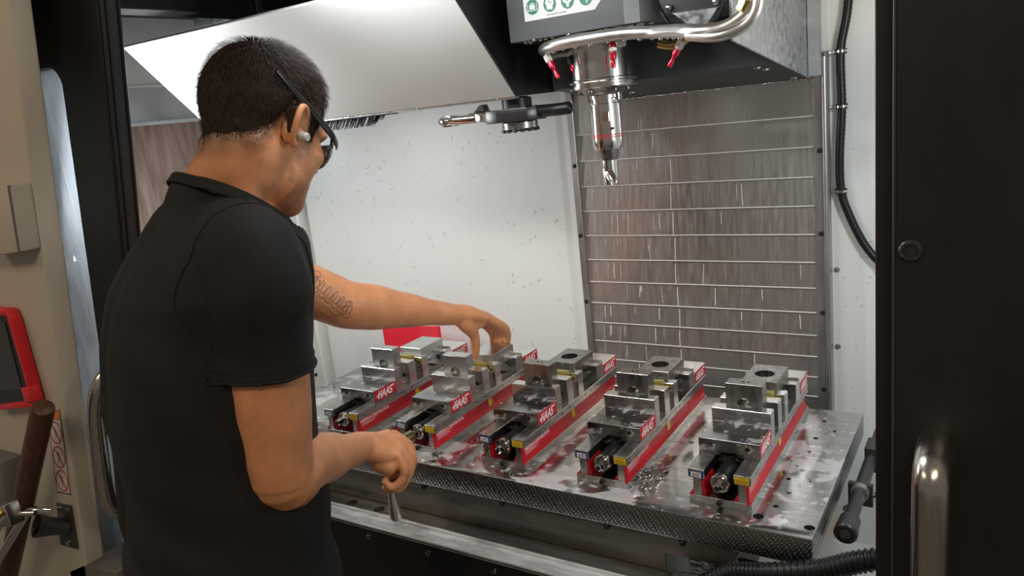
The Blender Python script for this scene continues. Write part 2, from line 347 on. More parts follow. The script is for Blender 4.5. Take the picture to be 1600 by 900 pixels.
# lower front apron of the machine and the sill under the doors
g = G(); g.box((-1.10, -.104, -.95), (1.0, -.096, -.132), .0008); ap = struct('wall_apron', g, 'black_gloss')
for i, x in enumerate((-.74, -.58, -.434, -.281, -.128, .025, .178, .331)):
    s_ = obj('apron_screw', G().lathe([(.0052, 0), (.005, .0022), (.0025, .003)], (x, -.104, -.154), -Y), 'chrome', ap)
    obj('socket', G().lathe([(.0024, .0026), (.0024, .0034)], (x, -.104, -.154), -Y, 6), 'hole_black', s_)
g = G(); g.box((-1.10, -.106, -.136), (1.0, -.064, -.130), .001); g.box((-1.10, -.106, -.134), (1.0, -.1035, -.127), .0006); g.box((-1.1, -.068, -.14), (1.0, -.064, -.1235), .0006)
struct('trim_3', g, 'sill_alu')
g = G(); g.box((-1.05, -.0635, -.145), (.34, -.028, -.1235), .0006)
cut = G()
for x in (-.372, -.295): cut.lathe([(.0115, -.02), (.0115, .02)], (x, -.050, -.1235), Z, 24)
ld = obj('way_cover_ledge', boolean(g, cut), 'ledge_steel'); tag(ld, kind='structure'); ld.name = 'trim_4'
obj('ledge_core', G().box((-.42, -.062, -.160), (-.25, -.030, -.1455), 0), 'hole_black', ld)
g = G(); g.box((.34, -.10, -.42), (1.0, .62, -.40), 0); struct('floor_pan', g, 'white_paint')
g = G(); g.prism([(.40, -.10, -.18), (.66, -.10, -.18), (.66, .14, -.18), (.40, .14, -.18)], (0, 0, -.2)); struct('void_shade', g, 'black_paint')  # black block added for the shade of the open void under the plate corner

# ------------------------------------------------------------ sliding doors
dl = thing('door_1', 'black sliding door with tall window at left of man', 'door', (0, 0, 0), kind='structure')
def dx(z): return -.627 - (.933 - z) * .222
def wx(z): return -.800 - (.833 - z) * .178
lo, hi = -.85, 1.0; y0, y1 = -.22, -.172
g = G()
g.hexa([(wx(lo), y0, lo), (dx(lo), y0, lo), (dx(lo), y1, lo), (wx(lo), y1, lo)], [(wx(hi), y0, hi), (dx(hi), y0, hi), (dx(hi), y1, hi), (wx(hi), y1, hi)], .002)
wl0 = -.42
g.hexa([(-1.75, y0, lo), (wx(lo), y0, lo), (wx(lo), y1, lo), (-1.75, y1, lo)], [(-1.75, y0, wl0), (wx(wl0), y0, wl0), (wx(wl0), y1, wl0), (-1.75, y1, wl0)])
g.hexa([(-1.75, y0, .838), (wx(.838), y0, .838), (wx(.838), y1, .838), (-1.75, y1, .838)], [(-1.75, y0, hi), (wx(hi), y0, hi), (wx(hi), y1, hi), (-1.75, y1, hi)])
# rounded upper corner of the window opening
c0 = Vector((wx(.81) - .002, y0, .838)); arc = [Vector((wx(.80), y0 + .001, .80))] + [Vector((wx(.80) - .04 + .04 * math.cos(t), y0 + .001, .798 + .040 * math.sin(t))) for t in (i * math.pi / 12 for i in range(7))] + [Vector((wx(.838) + .004, y0 + .001, .84))]
g.prism(arc, (0, .045, 0))
obj('door_panel', g, 'black_paint', dl)
g = G()
for off in (.004, .016, .040):
    g.hexa([(dx(lo) + .0005, y0 + off, lo), (dx(lo) + .0035, y0 + off, lo), (dx(lo) + .0035, y0 + off + .004, lo), (dx(lo) + .0005, y0 + off + .004, lo)],
           [(dx(hi) + .0005, y0 + off, hi), (dx(hi) + .0035, y0 + off, hi), (dx(hi) + .0035, y0 + off + .004, hi), (dx(hi) + .0005, y0 + off + .004, hi)])
obj('door_seal', g, 'rubber', dl)
g = G(); g.hexa([(-1.75, -.198, wl0), (wx(wl0), -.198, wl0), (wx(wl0), -.192, wl0), (-1.75, -.192, wl0)], [(-1.75, -.198, .838), (wx(.838), -.198, .838), (wx(.838), -.192, .838), (-1.75, -.192, .838)])
obj('pane', g, 'door_glass', dl)
P = [(-.775, -.218, .222), (-.787, -.262, .215), (-.796, -.292, .190), (-.822, -.30, .136), (-.848, -.30, .043), (-.868, -.30, -.060), (-.873, -.292, -.108), (-.868, -.262, -.138), (-.862, -.218, -.146)]
obj('door_handle', G().tube(spline(P, 6), .0175, 20), 'brushed', dl, 60)

dr = thing('door_2', 'black sliding door at right edge of photo', 'door', kind='structure')
g = G(); g.box((.672, -.205, -.85), (.692, -.150, 1.0), .001); g.box((.692, -.222, -.85), (1.6, -.165, 1.0), .002)
obj('door_panel', g, 'black_paint', dr)
obj('door_seal', G().box((.6905, -.2235, -.85), (.6935, -.2205, 1.0), .0008), 'bracket_grey', dr)
lk = obj('lock_ring', G().lathe([(.0105, 0), (.0115, .003), (.010, .0045), (.0072, .0045), (.0070, .0005)], (.708, -.222, .472), -Y, 28), 'pipe_dark', dr)
for a in (20, 95, 150, 215, 300): obj('lug', G().box((-.0016, -.0012, -.0016), (.0016, .0012, .0016), .0004), 'bracket_grey', lk, loc=(.708 + .0088 * math.cos(math.radians(a)), -.2265, .472 + .0088 * math.sin(math.radians(a))))
P = [(.735, -.222, .262), (.735, -.262, .262), (.735, -.284, .252), (.735, -.29, .228), (.735, -.29, .14), (.735, -.29, .02), (.735, -.284, -.008), (.735, -.262, -.018), (.735, -.222, -.018)]
obj('door_handle', G().tube(spline(P, 6), .0185, 24), 'brushed', dr, 60)

# ------------------------------------------------------------ things on the front panel, far left
def slant(a, d, e, z1): pass
t = thing('control_box', 'beige sheet-metal box on the front panel at left edge', 'box', (-.87, -.34, .48))
g = G(); yb, yf = .01, -.01
pts = [(-.10, yb, .0), (.055, yb, .012), (.080, yb, .140), (-.04, yb, .142)]
g.prism([(a, -.032, c) for a, _, c in pts], (0, .042, 0), .004, 2); obj('body', g, 'beige_paint', t)
obj('seam', G().prism([(.052, -.033, .012), (.0545, -.033, .012), (.0795, -.033, .14), (.077, -.033, .14)], (0, .006, 0)), 'box_grey', t)
t = thing('tablet', 'tablet in a red and black rugged case hung on beige panel', 'tablet', (-1.0, -.345, .118))
def P2(u, v): # u across 0..1, v up 0..1 in the leaning tablet frame
    bl = Vector((-.16, 0, -.005)); br = Vector((.047, 0, .030)); tr = Vector((.040, 0, .245)); tl = Vector((-.10, 0, .245))
    return bl.lerp(br, u).lerp(tl.lerp(tr, u), v)
def rim(a, b, c, d): return [P2(a, c), P2(b, c), P2(b, d), P2(a, d)]
g = G()
g.prism([p + Vector((0, -.012, 0)) for p in (P2(.93, .05), P2(1, .02), P2(1, .90), P2(.94, 1.0), P2(.86, 1.0), P2(.90, .945))], (0, .024, 0), .003, 2)
g.prism([p + Vector((0, -.012, 0)) for p in (P2(0, 0), P2(.96, 0), P2(1, .04), P2(.97, .075), P2(0, .06))], (0, .024, 0), .003, 2)
g.prism([p + Vector((0, -.012, 0)) for p in (P2(0, .94), P2(.88, .94), P2(.92, 1), P2(0, 1))], (0, .024, 0), .003, 2)
g.prism([p + Vector((0, -.017, 0)) for p in rim(.84, 1.015, .06, .22)], (0, .026, 0), .003, 2)
obj('case', g, 'red_case', t)
obj('case_liner', G().prism([p + Vector((0, -.010, 0)) for p in rim(0, .945, .05, .955)], (0, .018, 0), .002), 'rubber', t)
obj('screen', G().prism([p + Vector((0, -.0115, 0)) for p in rim(0, .80, .20, .88)], (0, .004, 0)), 'screen_dark', t)
t = thing('warning_decal', 'narrow white decal with three red prohibition signs on beige panel', 'decal', (-.95, -.331, .03))
def D2(u, v):
    bl = Vector((-.066, 0, -.108)); br = Vector((-.006, 0, -.103)); tr = Vector((.043, 0, .111)); tl = Vector((-.012, 0, .108))
    return bl.lerp(br, u).lerp(tl.lerp(tr, u), v)
fw = Vector((0, -1, 0))
obj('sheet', G().prism([D2(0, 0), D2(1, 0), D2(1, 1), D2(0, 1)], fw * .0008), 'label_dim', t)
obj('header', G().prism([D2(.04, .88) + fw * .0008, D2(.96, .88) + fw * .0008, D2(.96, .985) + fw * .0008, D2(.04, .985) + fw * .0008], fw * .0004), 'orange_label', t)
g = G()
for a, b in (((0, 0), (1, .012)), ((0, .868), (1, .876)), ((0, 0), (.03, 1)), ((.97, 0), (1, 1))):
    g.quad([D2(a[0], a[1]) + fw * .0011, D2(b[0], a[1]) + fw * .0011, D2(b[0], b[1]) + fw * .0011, D2(a[0], b[1]) + fw * .0011])
for k, cv in enumerate((.155, .435, .715)):
    for pl in ([(-.16, -.05), (.0, .03), (.12, -.05)], [(-.1, .06), (.05, .0), (.16, .05)], [(-.02, -.08), (-.02, .08)]):
        for p, q in zip(pl, pl[1:]):
            a = D2(.5 + p[0], cv + p[1] * .8); b = D2(.5 + q[0], cv + q[1] * .8); n = Vector((.0012, 0, .0012)); g.quad([a - n + fw * .001, b - n + fw * .001, b + n + fw * .001, a + n + fw * .001])
obj('pictogram', g, 'black_ink', t)
for cv in (.155, .435, .715):
    g = G(); N = 28
    for i in range(N):
        a0, a1 = 2 * math.pi * i / N, 2 * math.pi * (i + 1) / N
        f = lambda a, r: D2(.5 + r * math.cos(a), cv + r * .285 * math.sin(a)) + fw * .0013
        g.quad([f(a0, .40), f(a0, .455), f(a1, .455), f(a1, .40)])
    f = lambda x, y: D2(.5 + x, cv + y) + fw * .0013
    g.quad([f(-.28, .085), f(-.22, .095), f(.28, -.085), f(.22, -.095)])
    obj('prohibition_ring', g, 'red_ink', t)
t = thing('broom', 'dark brown wooden handle leaning against the beige panel', 'broom', (-1.6, -.40, -.80))
a = Vector((.785, 0, .985)); b = Vector((.05, -.02, .05)); dirn = (a - b).normalized()
obj('handle', G().lathe([(.022, 0), (.022, (a - b).length - .012), (.0205, (a - b).length - .004), (.014, (a - b).length)], b, dirn, 24), 'wood', t)
g = G(); g.box((-.14, -.03, 0), (.16, .03, .06), .006, 2); obj('head', g, 'bracket_grey', t)
t = thing('bracket', 'dark steel bracket with cup bolted to the beige panel', 'bracket', (-1.0, -.332, -.16))
g = G(); g.prism([(-.060, -.004, -.061), (.015, -.004, -.055), (.036, -.004, .059), (-.027, -.004, .054)], (0, .005, 0), .0015, 2); obj('plate', g, 'bracket_grey', t)
for p in ((-.017, .044), (.022, .048), (-.020, -.047)): obj('bolt', G().lathe([(.0055, 0), (.005, .003), (.002, .004)], (p[0], -.004, p[1]), -Y, 12), 'chrome', t)
g = G(); c0 = Vector((.0, -.004, .0)); c1 = Vector((-.012, -.062, .032)); d = (c1 - c0).normalized()
g.lathe([(.018, 0), (.020, .03), (.026, .066), (.024, .066), (.017, .03), (.012, .004)], c0, d, 24); obj('cup', g, 'bracket_grey', t)
t = thing('chip_gun', 'polished metal lever arm held in the dark bracket', 'lever', (-.926, -.437, -.057))
g = G(); g.tube(spline([(.012, .038, -.012), (-.005, .012, 0), (-.03, 0, -.022), (-.10, -.010, -.085), (-.22, -.02, -.19)], 5), .0085, 14); obj('tube', g, 'chrome', t)
g = G(); g.tube(spline([(.03, .004, .006), (-.02, -.02, .004), (-.06, -.03, -.022), (-.18, -.04, -.125)], 5), .0062, 12); obj('lever', g, 'brushed', t)
g = G(); g.prism([(-.028, -.036, .030), (-.006, -.036, .036), (.004, -.036, -.010), (-.022, -.036, -.018)], (0, .03, 0), .003, 2); obj('yoke', g, 'brushed', t)
obj('knob', G().lathe([(.004, -.005), (.0075, 0), (.0085, .006), (.006, .011), (.003, .012)], (-.020, -.038, .018), -Y, 14), 'brass', t)
t = thing('junction_box', 'small grey steel box low on the beige panel, partly cut off', 'box', (-1.19, -.36, -.18))
g = G(); g.prism([(-.12, -.02, -.02), (.0, -.02, 0), (.052, -.02, .176), (-.08, -.02, .172)], (0, .05, 0), .004, 2); obj('body', g, 'box_grey', t)
obj('lid_screw', G().lathe([(.011, 0), (.011, .006), (.007, .009)], (.030, -.02, .166), -Y, 16), 'stainless_trim', t)
t = thing('rail_block', 'grey steel block at the foot of the beige panel', 'block', (-.97, -.31, -.42))
g = G(); g.prism([(-.10, -.02, 0), (.12, -.02, 0), (.12, -.02, .178), (-.02, -.02, .160), (-.095, -.02, .125)], (0, .11, 0), .003); obj('body', g, 'box_grey', t)

# slim LED bars that light the inside of the machine (out of the frame)
for lbl, c_, a, b in (('slim vertical LED bar on the left inside of the machine', (-1.03, -.135, .62), (-.02, -.02, -.22), (.02, .012, .22)), ('slim LED bar under the machine roof above the door', (-.05, -.150, .972), (-.26, -.012, -.008), (.26, .03, .012)), ('slim vertical LED bar on the right inside of the machine', (.985, -.10, .62), (-.012, -.02, -.22), (.03, .02, .22))):
    t = thing('light_bar', lbl, 'light', c_, 'machine light bars'); obj('housing', G().box(a, b, .002), 'stainless_trim', t)
# ============================================================ table, fixture plate
t = thing('machine_table', 'dark steel machine table under the bright aluminium plate', 'table', (0, 0, -.15))
g = G(); g.prism([(-.70, -.035, .066), (.420, -.035, .066), (.446, -.035, .078), (.446, -.035, .103), (-.70, -.035, .103)], (0, .46, 0), .0008); obj('table_top', g, 'cast_iron', t)
g = G(); g.box((-.60, -.027, -.10), (.328, .40, .0655), .001); obj('saddle', g, 'cast_iron', t)
for x in (-.72, -.45, -.175, .012, .228, .363): obj('clamp_stud', G().lathe([(.0028, 0), (.0055, .003), (.0055, .009), (.003, .012)], (x, -.0375, .089), Z, 10), 'hole_black', t)
t = thing('fixture_plate', 'thick wet aluminium fixture plate carrying all the vises', 'plate', (0, 0, -.047))
holes = [(.294, .007, .0150), (.479, -.007, .0085), (.556, -.012, .0080), (.504, .299, .0050), (.488, .227, .0034), (.504, .24, .0040), (.508, .165, .0040), (.496, .179, .0034), (.494, .128, .0040), (.505, .082, .0044), (.496, .032, .0044), (.295, .211, .0060), (.295, .079, .0042), (.284, .06, .003), (.504, .38, .004), (.53, .34, .0035)]
for i in range(-3, 1): holes += [(i * .2082 + .086, .21, .0055), (i * .2082 + .086, .08, .004), (i * .2082 + .104, .32, .004)]
g = G().box((-.725, -.043, 0), (.566, .4385, .047), .0014, 2); cut = G()
for x, y, r in holes:
    if r != .015: cut.lathe([(r, -.012), (r, .01)], (x, y, .047), Z, 16)
cut.lathe([(.015, -.002), (.015, .01)], (.294, .007, .047), Z, 28)
pm = to_mesh('plate', boolean(g, cut), 'plate_top'); pm.materials.append(MATS['milled'])
for p in pm.polygons:
    if abs(p.normal.z) < .3 and (p.center.y < -.042 or p.center.x > .565) : p.material_index = 1
obj('slab', pm, None, t)
for x, y, r in holes:
    if .0045 < r < .012: obj('plate_screw', G().lathe([(r * .8, -.010), (r * .8, -.004), (r * .62, -.0025), (r * .42, -.0025), (r * .42, -.006)], (x, y, .047), Z, 16), 'screw_black', t)
t_chips = []

# ============================================================ vises
DX = .20820
HAAS = [[(.28, .0), (.62, 1)], [(.86, .0), (1.18, 1)], [(-.12, .34), (.30, .50), (.98, .50)], [(1.10, 0), (1.86, 1), (1.92, 0)], [(1.40, .36), (1.88, .36)],
        [(2.06, 0), (2.80, 1), (2.88, 0)], [(2.36, .36), (2.84, .36)], [(3.02, .06), (3.50, .06), (3.62, .50), (3.24, .56), (3.36, .96), (4.25, .96)]]
def haas_sticker(parent, x, y0, y1, z0, z1):
    s_ = obj('logo_sticker', G().prism([(x, y0, z0), (x, y1, z0), (x, y1, z1), (x, y0, z1)], (.0005, 0, 0)), 'red_label', parent)
    L = y1 - y0; H = z1 - z0
    obj('logo_letters', strokes(G(), HAAS, .23, (x + .0008, y0 + L * .085, z0 + H * .17), (0, L * .195, 0), (0, 0, H * .66)), 'white_ink', s_)
    return s_
def make_vise():
    r = thing('machine_vise', 'x', 'vise'); h = .0508
    g = G(); g.box((-h, 0, 0), (h, .4155, .0135), .0006)
    for s in (-1, 1): g.box((s * .030, .0015, .0130), (s * .0432, .414, .0442), .0006)
    g.box((-.030, .2, .013), (.030, .23, .040), 0)
    base = obj('base', g, 'steel', r)
    obj('base_bolt', G().lathe([(.0048, 0), (.0048, .005), (.0040, .0055), (.0022, .0055), (.0022, .003)], (0, 0, .0072), -Y, 20), 'screw_black', r)
    cut = G()
    for y in (.152, .184, .254, .284): cut.lathe([(.0024, -.006), (.0024, .006)], (h, y, .0522), X, 14)
    for s in (-1, 1):
        g = G().box((s * .0238, 0, .0440), (s * h, .4150, .0602), .0007)
        o = obj('rail', boolean(g, cut) if s > 0 else g, 'steel', r)
        if s > 0:
            lb = obj('warning_label', flatrect(.0250, .0495, .0452, .0590, (0, 0, 0), X, Z, .0004, -Y), 'black_ink', o)
            obj('label_face', flatrect(.0260, .0485, .0460, .0584, (0, -.0004, 0), X, Z, .0003, -Y), 'yellow_label', lb)
            tg = text_geo('WARNING', (.0310, -.0009, .0553), X, Z, .0028, .0125)
            for k in range(3): tg.quad([(.0275, -.0009, .0475 + k * .0024), (.0470, -.0009, .0475 + k * .0024), (.0470, -.0009, .0482 + k * .0024), (.0275, -.0009, .0482 + k * .0024)])
            obj('label_print', tg, 'black_ink', lb, 0)
        else:
            lb = obj('maker_label', flatrect(-.0500, -.0246, .0452, .0562, (0, 0, 0), X, Z, .0004, -Y), 'blue_ink', o)
            obj('label_face', flatrect(-.0460, -.0290, .0464, .0550, (0, -.0004, 0), X, Z, .0003, -Y), 'label_white', lb)
            obj('label_print', strokes(G(), [[(-.043, .0525), (-.032, .0488)], [(-.043, .0478), (-.040, .0478)], [(-.035, .0535), (-.031, .0535)]], .0016, (0, -.0009, 0), X, Z), 'black_ink', lb, 0)
    # red painted side channel with its lettering
    g = G(); g.box((.0432, .0015, .0135), (.0448, .4135, .0442), .0003)
    g.hexa([(.0448, .0015, .0140), (.0500, .0015, .0140), (.0448, .0015, .0215)], [(.0448, .412, .0140), (.0500, .412, .0140), (.0448, .412, .0215)])
    g.box((.0432, -.0006, .0095), (.0478, .0018, .0438), .0004)
    for y in (.203, .318): g.box((.0446, y, .0135), (.0456, y + .0015, .0442), 0)
    ch = obj('side_channel', g, 'red_paint', r)
    lab = obj('model_label', flatrect(.006, .112, .0222, .0420, (.0450, 0, 0), Y, Z, .0004, X), 'red_label', r)
    tg = text_geo('HE3DL4 CARVELOCK', (.0456, .010, .0338), Y, Z, .0092, .094, bold=.00022); obj('label_letters', tg, 'white_ink', lab, 0)
    g = G()
    for k, (a, b) in enumerate(((.012, .062), (.012, .050), (.012, .056))):
        g.quad([(.0456, a, .0308 - k * .0026), (.0456, b, .0308 - k * .0026), (.0456, b, .0320 - k * .0026), (.0456, a, .0320 - k * .0026)])
    obj('label_lines', g, 'pink_ink', lab, 0)
    obj('caution_tag', flatrect(.198, .212, .0232, .0400, (.0456, 0, 0), Y, Z, .0004, X), 'yellow_label', r)
    obj('inner_liner', G().prism([(-.0300, .006, .014), (-.0235, .006, .0135), (-.0272, .006, .036), (-.0300, .006, .036)], (0, .05, 0)), 'red_paint', r)
    obj('inner_liner', G().prism([(.0300, .004, .0135), (.0215, .004, .0135), (.0285, .004, .024), (.0300, .004, .024)], (0, .05, 0)), 'red_paint', r)
    g = G(); g.prism([(-.0432, 0, .0135), (-.0508, 0, .0135), (-.0432, 0, .021)], (0, .41, 0)); obj('side_fillet', g, 'red_paint', r)
    # lead screw
    sw = obj('lead_screw', G().lathe([(.0145, .010), (.0150, .012), (.0150, .30), (.0145, .302)], (0, 0, .0385), Y, 28), 'rubber', r)
    obj('thrust_collar', G().lathe([(.0085, .006), (.0115, .004), (.0122, .006), (.0128, .006), (.0158, .005), (.0163, .007), (.0163, .011), (.0155, .0135)], (0, 0, .0385), Y, 32), 'chrome', sw)
    obj('snap_ring', G().lathe([(.0098, .003), (.0110, .003), (.0110, .0055), (.0098, .0055)], (0, 0, .0385), Y, 28), 'steel_dark', sw)
    hx = obj('hex_drive', G().lathe([(.0050, -.0135), (.0072, -.0118), (.0076, .002), (.0080, .006)], (0, 0, .0385), Y, 6), 'chrome', sw, 20)
    obj('socket', G().lathe([(.0044, -.0138), (.0044, -.0130)], (0, 0, .0385), Y, 16), 'screw_black', hx)
    # front movable jaw
    g = G().box((-h, .058, .0604), (h, .1317, .0891), .0007); cut = G()
    for x in (-.031, .031): cut.lathe([(.0040, -.004), (.0040, .012)], (x, .058, .0775), Y, 20)
    cut.prism([(-.020, .05, .055), (.020, .05, .055), (.012, .05, .0675), (-.012, .05, .0675)], (0, .03, 0))
    fj = obj('front_jaw', boolean(g, cut), 'wet_steel', r)
    obj('jaw_nut', G().box((-.0225, .072, .030), (.0225, .128, .0608), .001), 'screw_black', r)
    haas_sticker(fj, h, .0600, .1290, .0640, .0880)
    obj('jaw_plate', G().box((-h, .1318, .0604), (h, .1539, .1134), .0006), 'jaw_steel', r)
    # fixed centre with two jaw plates and a gold block standing in for a yellow coolant reflection
    g = G().box((-h, .1810, .0604), (h, .2050, .1130), .0006); cut = G()
    for x in (-.035, .035): cut.lathe([(.0042, -.004), (.0042, .02)], (x, .181, .082), Y, 20)
    obj('jaw_plate', boolean(g, cut), 'jaw_steel', r)
    obj('jaw_plate', G().box((-h, .2290, .0604), (h, .2515, .1090), .0006), 'jaw_steel', r)
    obj('centre_block', G().box((-.0465, .2050, .0604), (.0465, .2290, .0950), .0006), 'steel_dark', r)
    g = G(); g.box((-.034, .2105, .0950), (.034, .2265, .1170), .0012, 2); g.box((-.040, .2150, .0950), (.0405, .2240, .1000), .0006)
    obj('glint_block', g, 'gold', r)
    # rear jaw
    g = G(); g.box((-h, .3160, .0604), (h, .3455, .0962), .0006); g.box((-h, .3412, .0955), (h, .3455, .1000), .0004); cut = G()
    for x in (-.031, .031): cut.lathe([(.0062, -.004), (.0062, .02)], (x, .316, .0800), Y, 20)
    obj('rear_jaw_plate', boolean(g, cut), 'jaw_steel', r)
    rj = obj('rear_jaw', G().box((-h, .3456, .0604), (h, .4137, .0885), .0007), 'jaw_steel', r)
    haas_sticker(rj, h, .349, .4125, .0640, .0870)
    obj('slide_bed', G().box((-.0236, .2516, .040), (.0236, .4130, .0570), .0006), 'cast_iron', r)
    return r
proto = make_vise()
VL = ['leftmost of the five red and steel machine vises, by the man', 'machine vise with crank handle on its screw, second from left', 'middle one of the five red and steel machine vises',
      'machine vise second from right, beside heap of metal chips', 'rightmost of the five red and steel machine vises']
for i in range(5):
    v = proto if i == 0 else copy_tree(proto)
    v.location = ((i - 2) * DX, 0, 0); v['label'] = VL[i]; v['group'] = 'machine vises bolted to the plate'
ON = ['leftmost vise', 'second vise from left', 'middle vise', 'second vise from right', 'rightmost vise']
g0 = G().box((-.032, .1541, .0603), (.032, .1808, .1520), .0007); cut = G(); cut.lathe([(.0125, -.05), (.0125, .05)], (0, .1675, .1140), Y, 32)
mA1 = to_mesh('upright_block', boolean(g0, cut), 'part_steel_light')
g0 = G().box((-.032, .1541, .0603), (.032, .1808, .1520), .0007); cut = G(); cut.lathe([(.0125, -.05), (.0125, .05)], (0, .1675, .1140), Y, 32)
for x in (-.003, .004): cut.lathe([(.0028, -.015), (.0028, .01)], (x * 1.3, .1675, .1520), Z, 16)
mA2 = to_mesh('upright_block', boolean(g0, cut), 'part_steel')
mB1 = to_mesh('flat_block', G().box((-.032, .2530, .0963), (.032, .3405, .1220), .0007), 'part_steel_light')
g0 = G().box((-.032, .2530, .0963), (.032, .3405, .1220), .0007); cut = G(); cut.lathe([(.0180, -.05), (.0180, .05)], (0, .2925, .11), Z, 40)
mB2 = to_mesh('flat_block', boolean(g0, cut), 'part_steel')
for i in range(5):
    o = obj('steel_workpiece', mA1 if i < 2 else mA2, None, loc=((i - 2) * DX, 0, 0))
    tag(o, 'upright bored steel block clamped in the front of the ' + ON[i], 'workpiece', 'upright workpieces in the vises')
    o = obj('steel_workpiece', mB1 if i < 2 else mB2, None, loc=((i - 2) * DX, 0, 0))
    tag(o, ('flat plain steel block' if i < 2 else 'flat steel block with round through hole') + ' at the rear of the ' + ON[i], 'workpiece', 'flat workpieces in the vises')

# crank handle on the second vise
cx = -DX
t = thing('vise_crank', 'bronze and steel crank handle on the second vise screw, in his fist', 'handle', (cx, 0, .0385))
obj('socket_hub', G().lathe([(.0085, -.014), (.0128, -.0142), (.0132, -.017), (.0132, -.080), (.0122, -.086), (.008, -.092)], (0, 0, 0), Y, 28), 'bronze', t)
obj('arm', G().tube(spline([(0, -.082, .004), (.001, -.097, -.004), (.003, -.101, -.03), (.006, -.101, -.060)], 5), .0068, 16), 'brushed', t, 60)
obj('grip', G().lathe([(.0055, 0), (.0062, .012), (.0085, .035), (.0112, .056), (.0125, .068), (.0118, .077), (.0085, .083), (.002, .085)], (.006, -.101, -.056), Vector((.03, 0, -1)), 24), 'satin', t, 60)

# ============================================================ column way cover
t = thing('way_cover', 'stainless slatted way cover on the machine column behind the plate', 'way cover', (0, 0, 0))
zs = [.70, .575, .512, .450, .389, .328, .267, .210, .155, .103, .054, .006, -.040, -.085, -.13, -.18, -.23]
for i, (a, b) in enumerate(zip(zs, zs[1:])):
    g = G(); g.hexa([(-.096, .597, b), (.452, .597, b), (.452, .600, b), (-.096, .600, b)], [(-.096, .6035, a + .006), (.452, .6035, a + .006), (.452, .6065, a + .006), (-.096, .6065, a + .006)], .0004)
    sl = obj('slat', g, 'stainless', t)
    obj('slat_edge', G().box((-.094, .5958, b - .0008), (.450, .5985, b + .0016), .0004), 'dried_film', sl)
    obj('slat_wiper', G().box((-.094, .5985, b + .0018), (.450, .6012, b + .007), 0), 'stainless_trim', sl) if i % 1 == 0 else None
rnd = random.Random(31); g = G()
def slat_y(z):
    for a, b in zip(zs, zs[1:]):
        if a >= z >= b: f_ = (z - b) / (a + .006 - b); return .597 + .0065 * f_
    return .597
for k in range(64):
    x = rnd.choice((rnd.uniform(-.09, .44), rnd.uniform(-.09, .12))); i = rnd.randrange(0, 12); z1 = zs[i + 1] + (zs[i] - zs[i + 1]) * .86 if i else .6; L_ = (zs[i] - zs[i + 1]) * rnd.uniform(.25, .85); wd = rnd.choice((.0004, .0006, .0009)); p = Vector((x, 0, z1)); n_ = max(3, int(L_ / .006))
    for j in range(n_):
        q = Vector((p.x + rnd.uniform(-.0009, .0009), 0, p.z - L_ / n_)); g.quad([(p.x - wd, slat_y(p.z) - .0006, p.z), (p.x + wd, slat_y(p.z) - .0006, p.z), (q.x + wd, slat_y(q.z) - .0006, q.z), (q.x - wd, slat_y(q.z) - .0006, q.z)]); p = q
for i in range(2, 12):
    z1 = zs[i] - .008; p = Vector((.135 + .0015 * (i % 3), 0, z1)); L_ = z1 - zs[i + 1] - .001; wd = .0009
    for j in range(6):
        q = Vector((p.x + rnd.uniform(-.0008, .0008), 0, p.z - L_ / 6)); g.quad([(p.x - wd, slat_y(p.z) - .0006, p.z), (p.x + wd, slat_y(p.z) - .0006, p.z), (q.x + wd, slat_y(q.z) - .0006, q.z), (q.x - wd, slat_y(q.z) - .0006, q.z)]); p = q
tag(obj('drip_marks', g, 'dried_film', t, 0), 'pale dried coolant trickles', kind='stuff')
g = G(); g.box((-.112, .590, -.25), (-.096, .618, .70), .001); ls = obj('side_strip', g, 'stainless_trim', t)
g = G(); g.prism([(.452, .596, -.25), (.472, .596, -.25), (.472, .596, .694), (.462, .596, .712), (.452, .712 - .0 and .596, .712)], (0, .02, 0), .0006)
g.tube([(.474, .594, -.25), (.474, .594, .69)], .0055, 14); g.box((.4745, .59, -.25), (.480, .622, .70), .0006); rs_ = obj('side_strip', g, 'stainless_trim', t)
for z in (.503, .330, .159, -.01): obj('strip_screw', G().lathe([(.0055, 0), (.005, .002), (.001, .003)], (-.104, .590, z), -Y, 14), 'screw_black', ls)
for z in (.680, .504, .330, .156, -.02): obj('strip_screw', G().lathe([(.0055, 0), (.005, .002), (.001, .003)], (.463, .596, z), -Y, 14), 'screw_black', rs_)

# ============================================================ column cover over the spindle
t = thing('column_cover', 'dark grey cover above the way cover with galvanised right side', 'cover', (0, 0, .65))
g = G(); xa, xb = -.004, .446
g.hexa([(xa, .585, .0015), (xb, .585, .0015), (xb, .60, .30), (xa, .60, .30)], [(xa, .34, .034), (xb, .34, .034), (xb, .34, .30), (xa, .34, .30)])
obj('underside', g, 'dark_grey_paint', t)
g = G(); g.hexa([(xb, .585, 0), (xb + .004, .585, 0), (xb + .004, .60, .31), (xb, .60, .31)], [(xb, .065, .068), (xb + .004, .065, .068), (xb + .004, .065, .31), (xb, .065, .31)], .0006)
obj('side_plate', g, 'galvanised', t)
obj('side_post', G().box((.4505, .560, .004), (.4705, .594, .42), .001), 'side_grey', t)
for x, y, z in ((.405, .36, .0320), (.412, .39, .028), (.425, .555, .0065), (.10, .50, .014), (.03, .5, .013), (.06, .5, .013)):
    obj('cover_screw', G().lathe([(.0065, 0), (.0060, .003), (.002, .0042)], (x, y, z - .0005), -Z, 14), 'stainless_trim', t)
g = G(); rnd = random.Random(3)
for k in range(80):
    x = .0 + .44 * k / 79 + rnd.uniform(-.003, .003); r_ = rnd.uniform(.0012, .0030); g.sphere((x, .584, .001 - r_ * .4), r_, (1.3, 1, .8), None, 8, 6)
tag(obj('drip_bead', g, 'chrome', t, 60), 'row of coolant drops on the cover edge', kind='stuff')

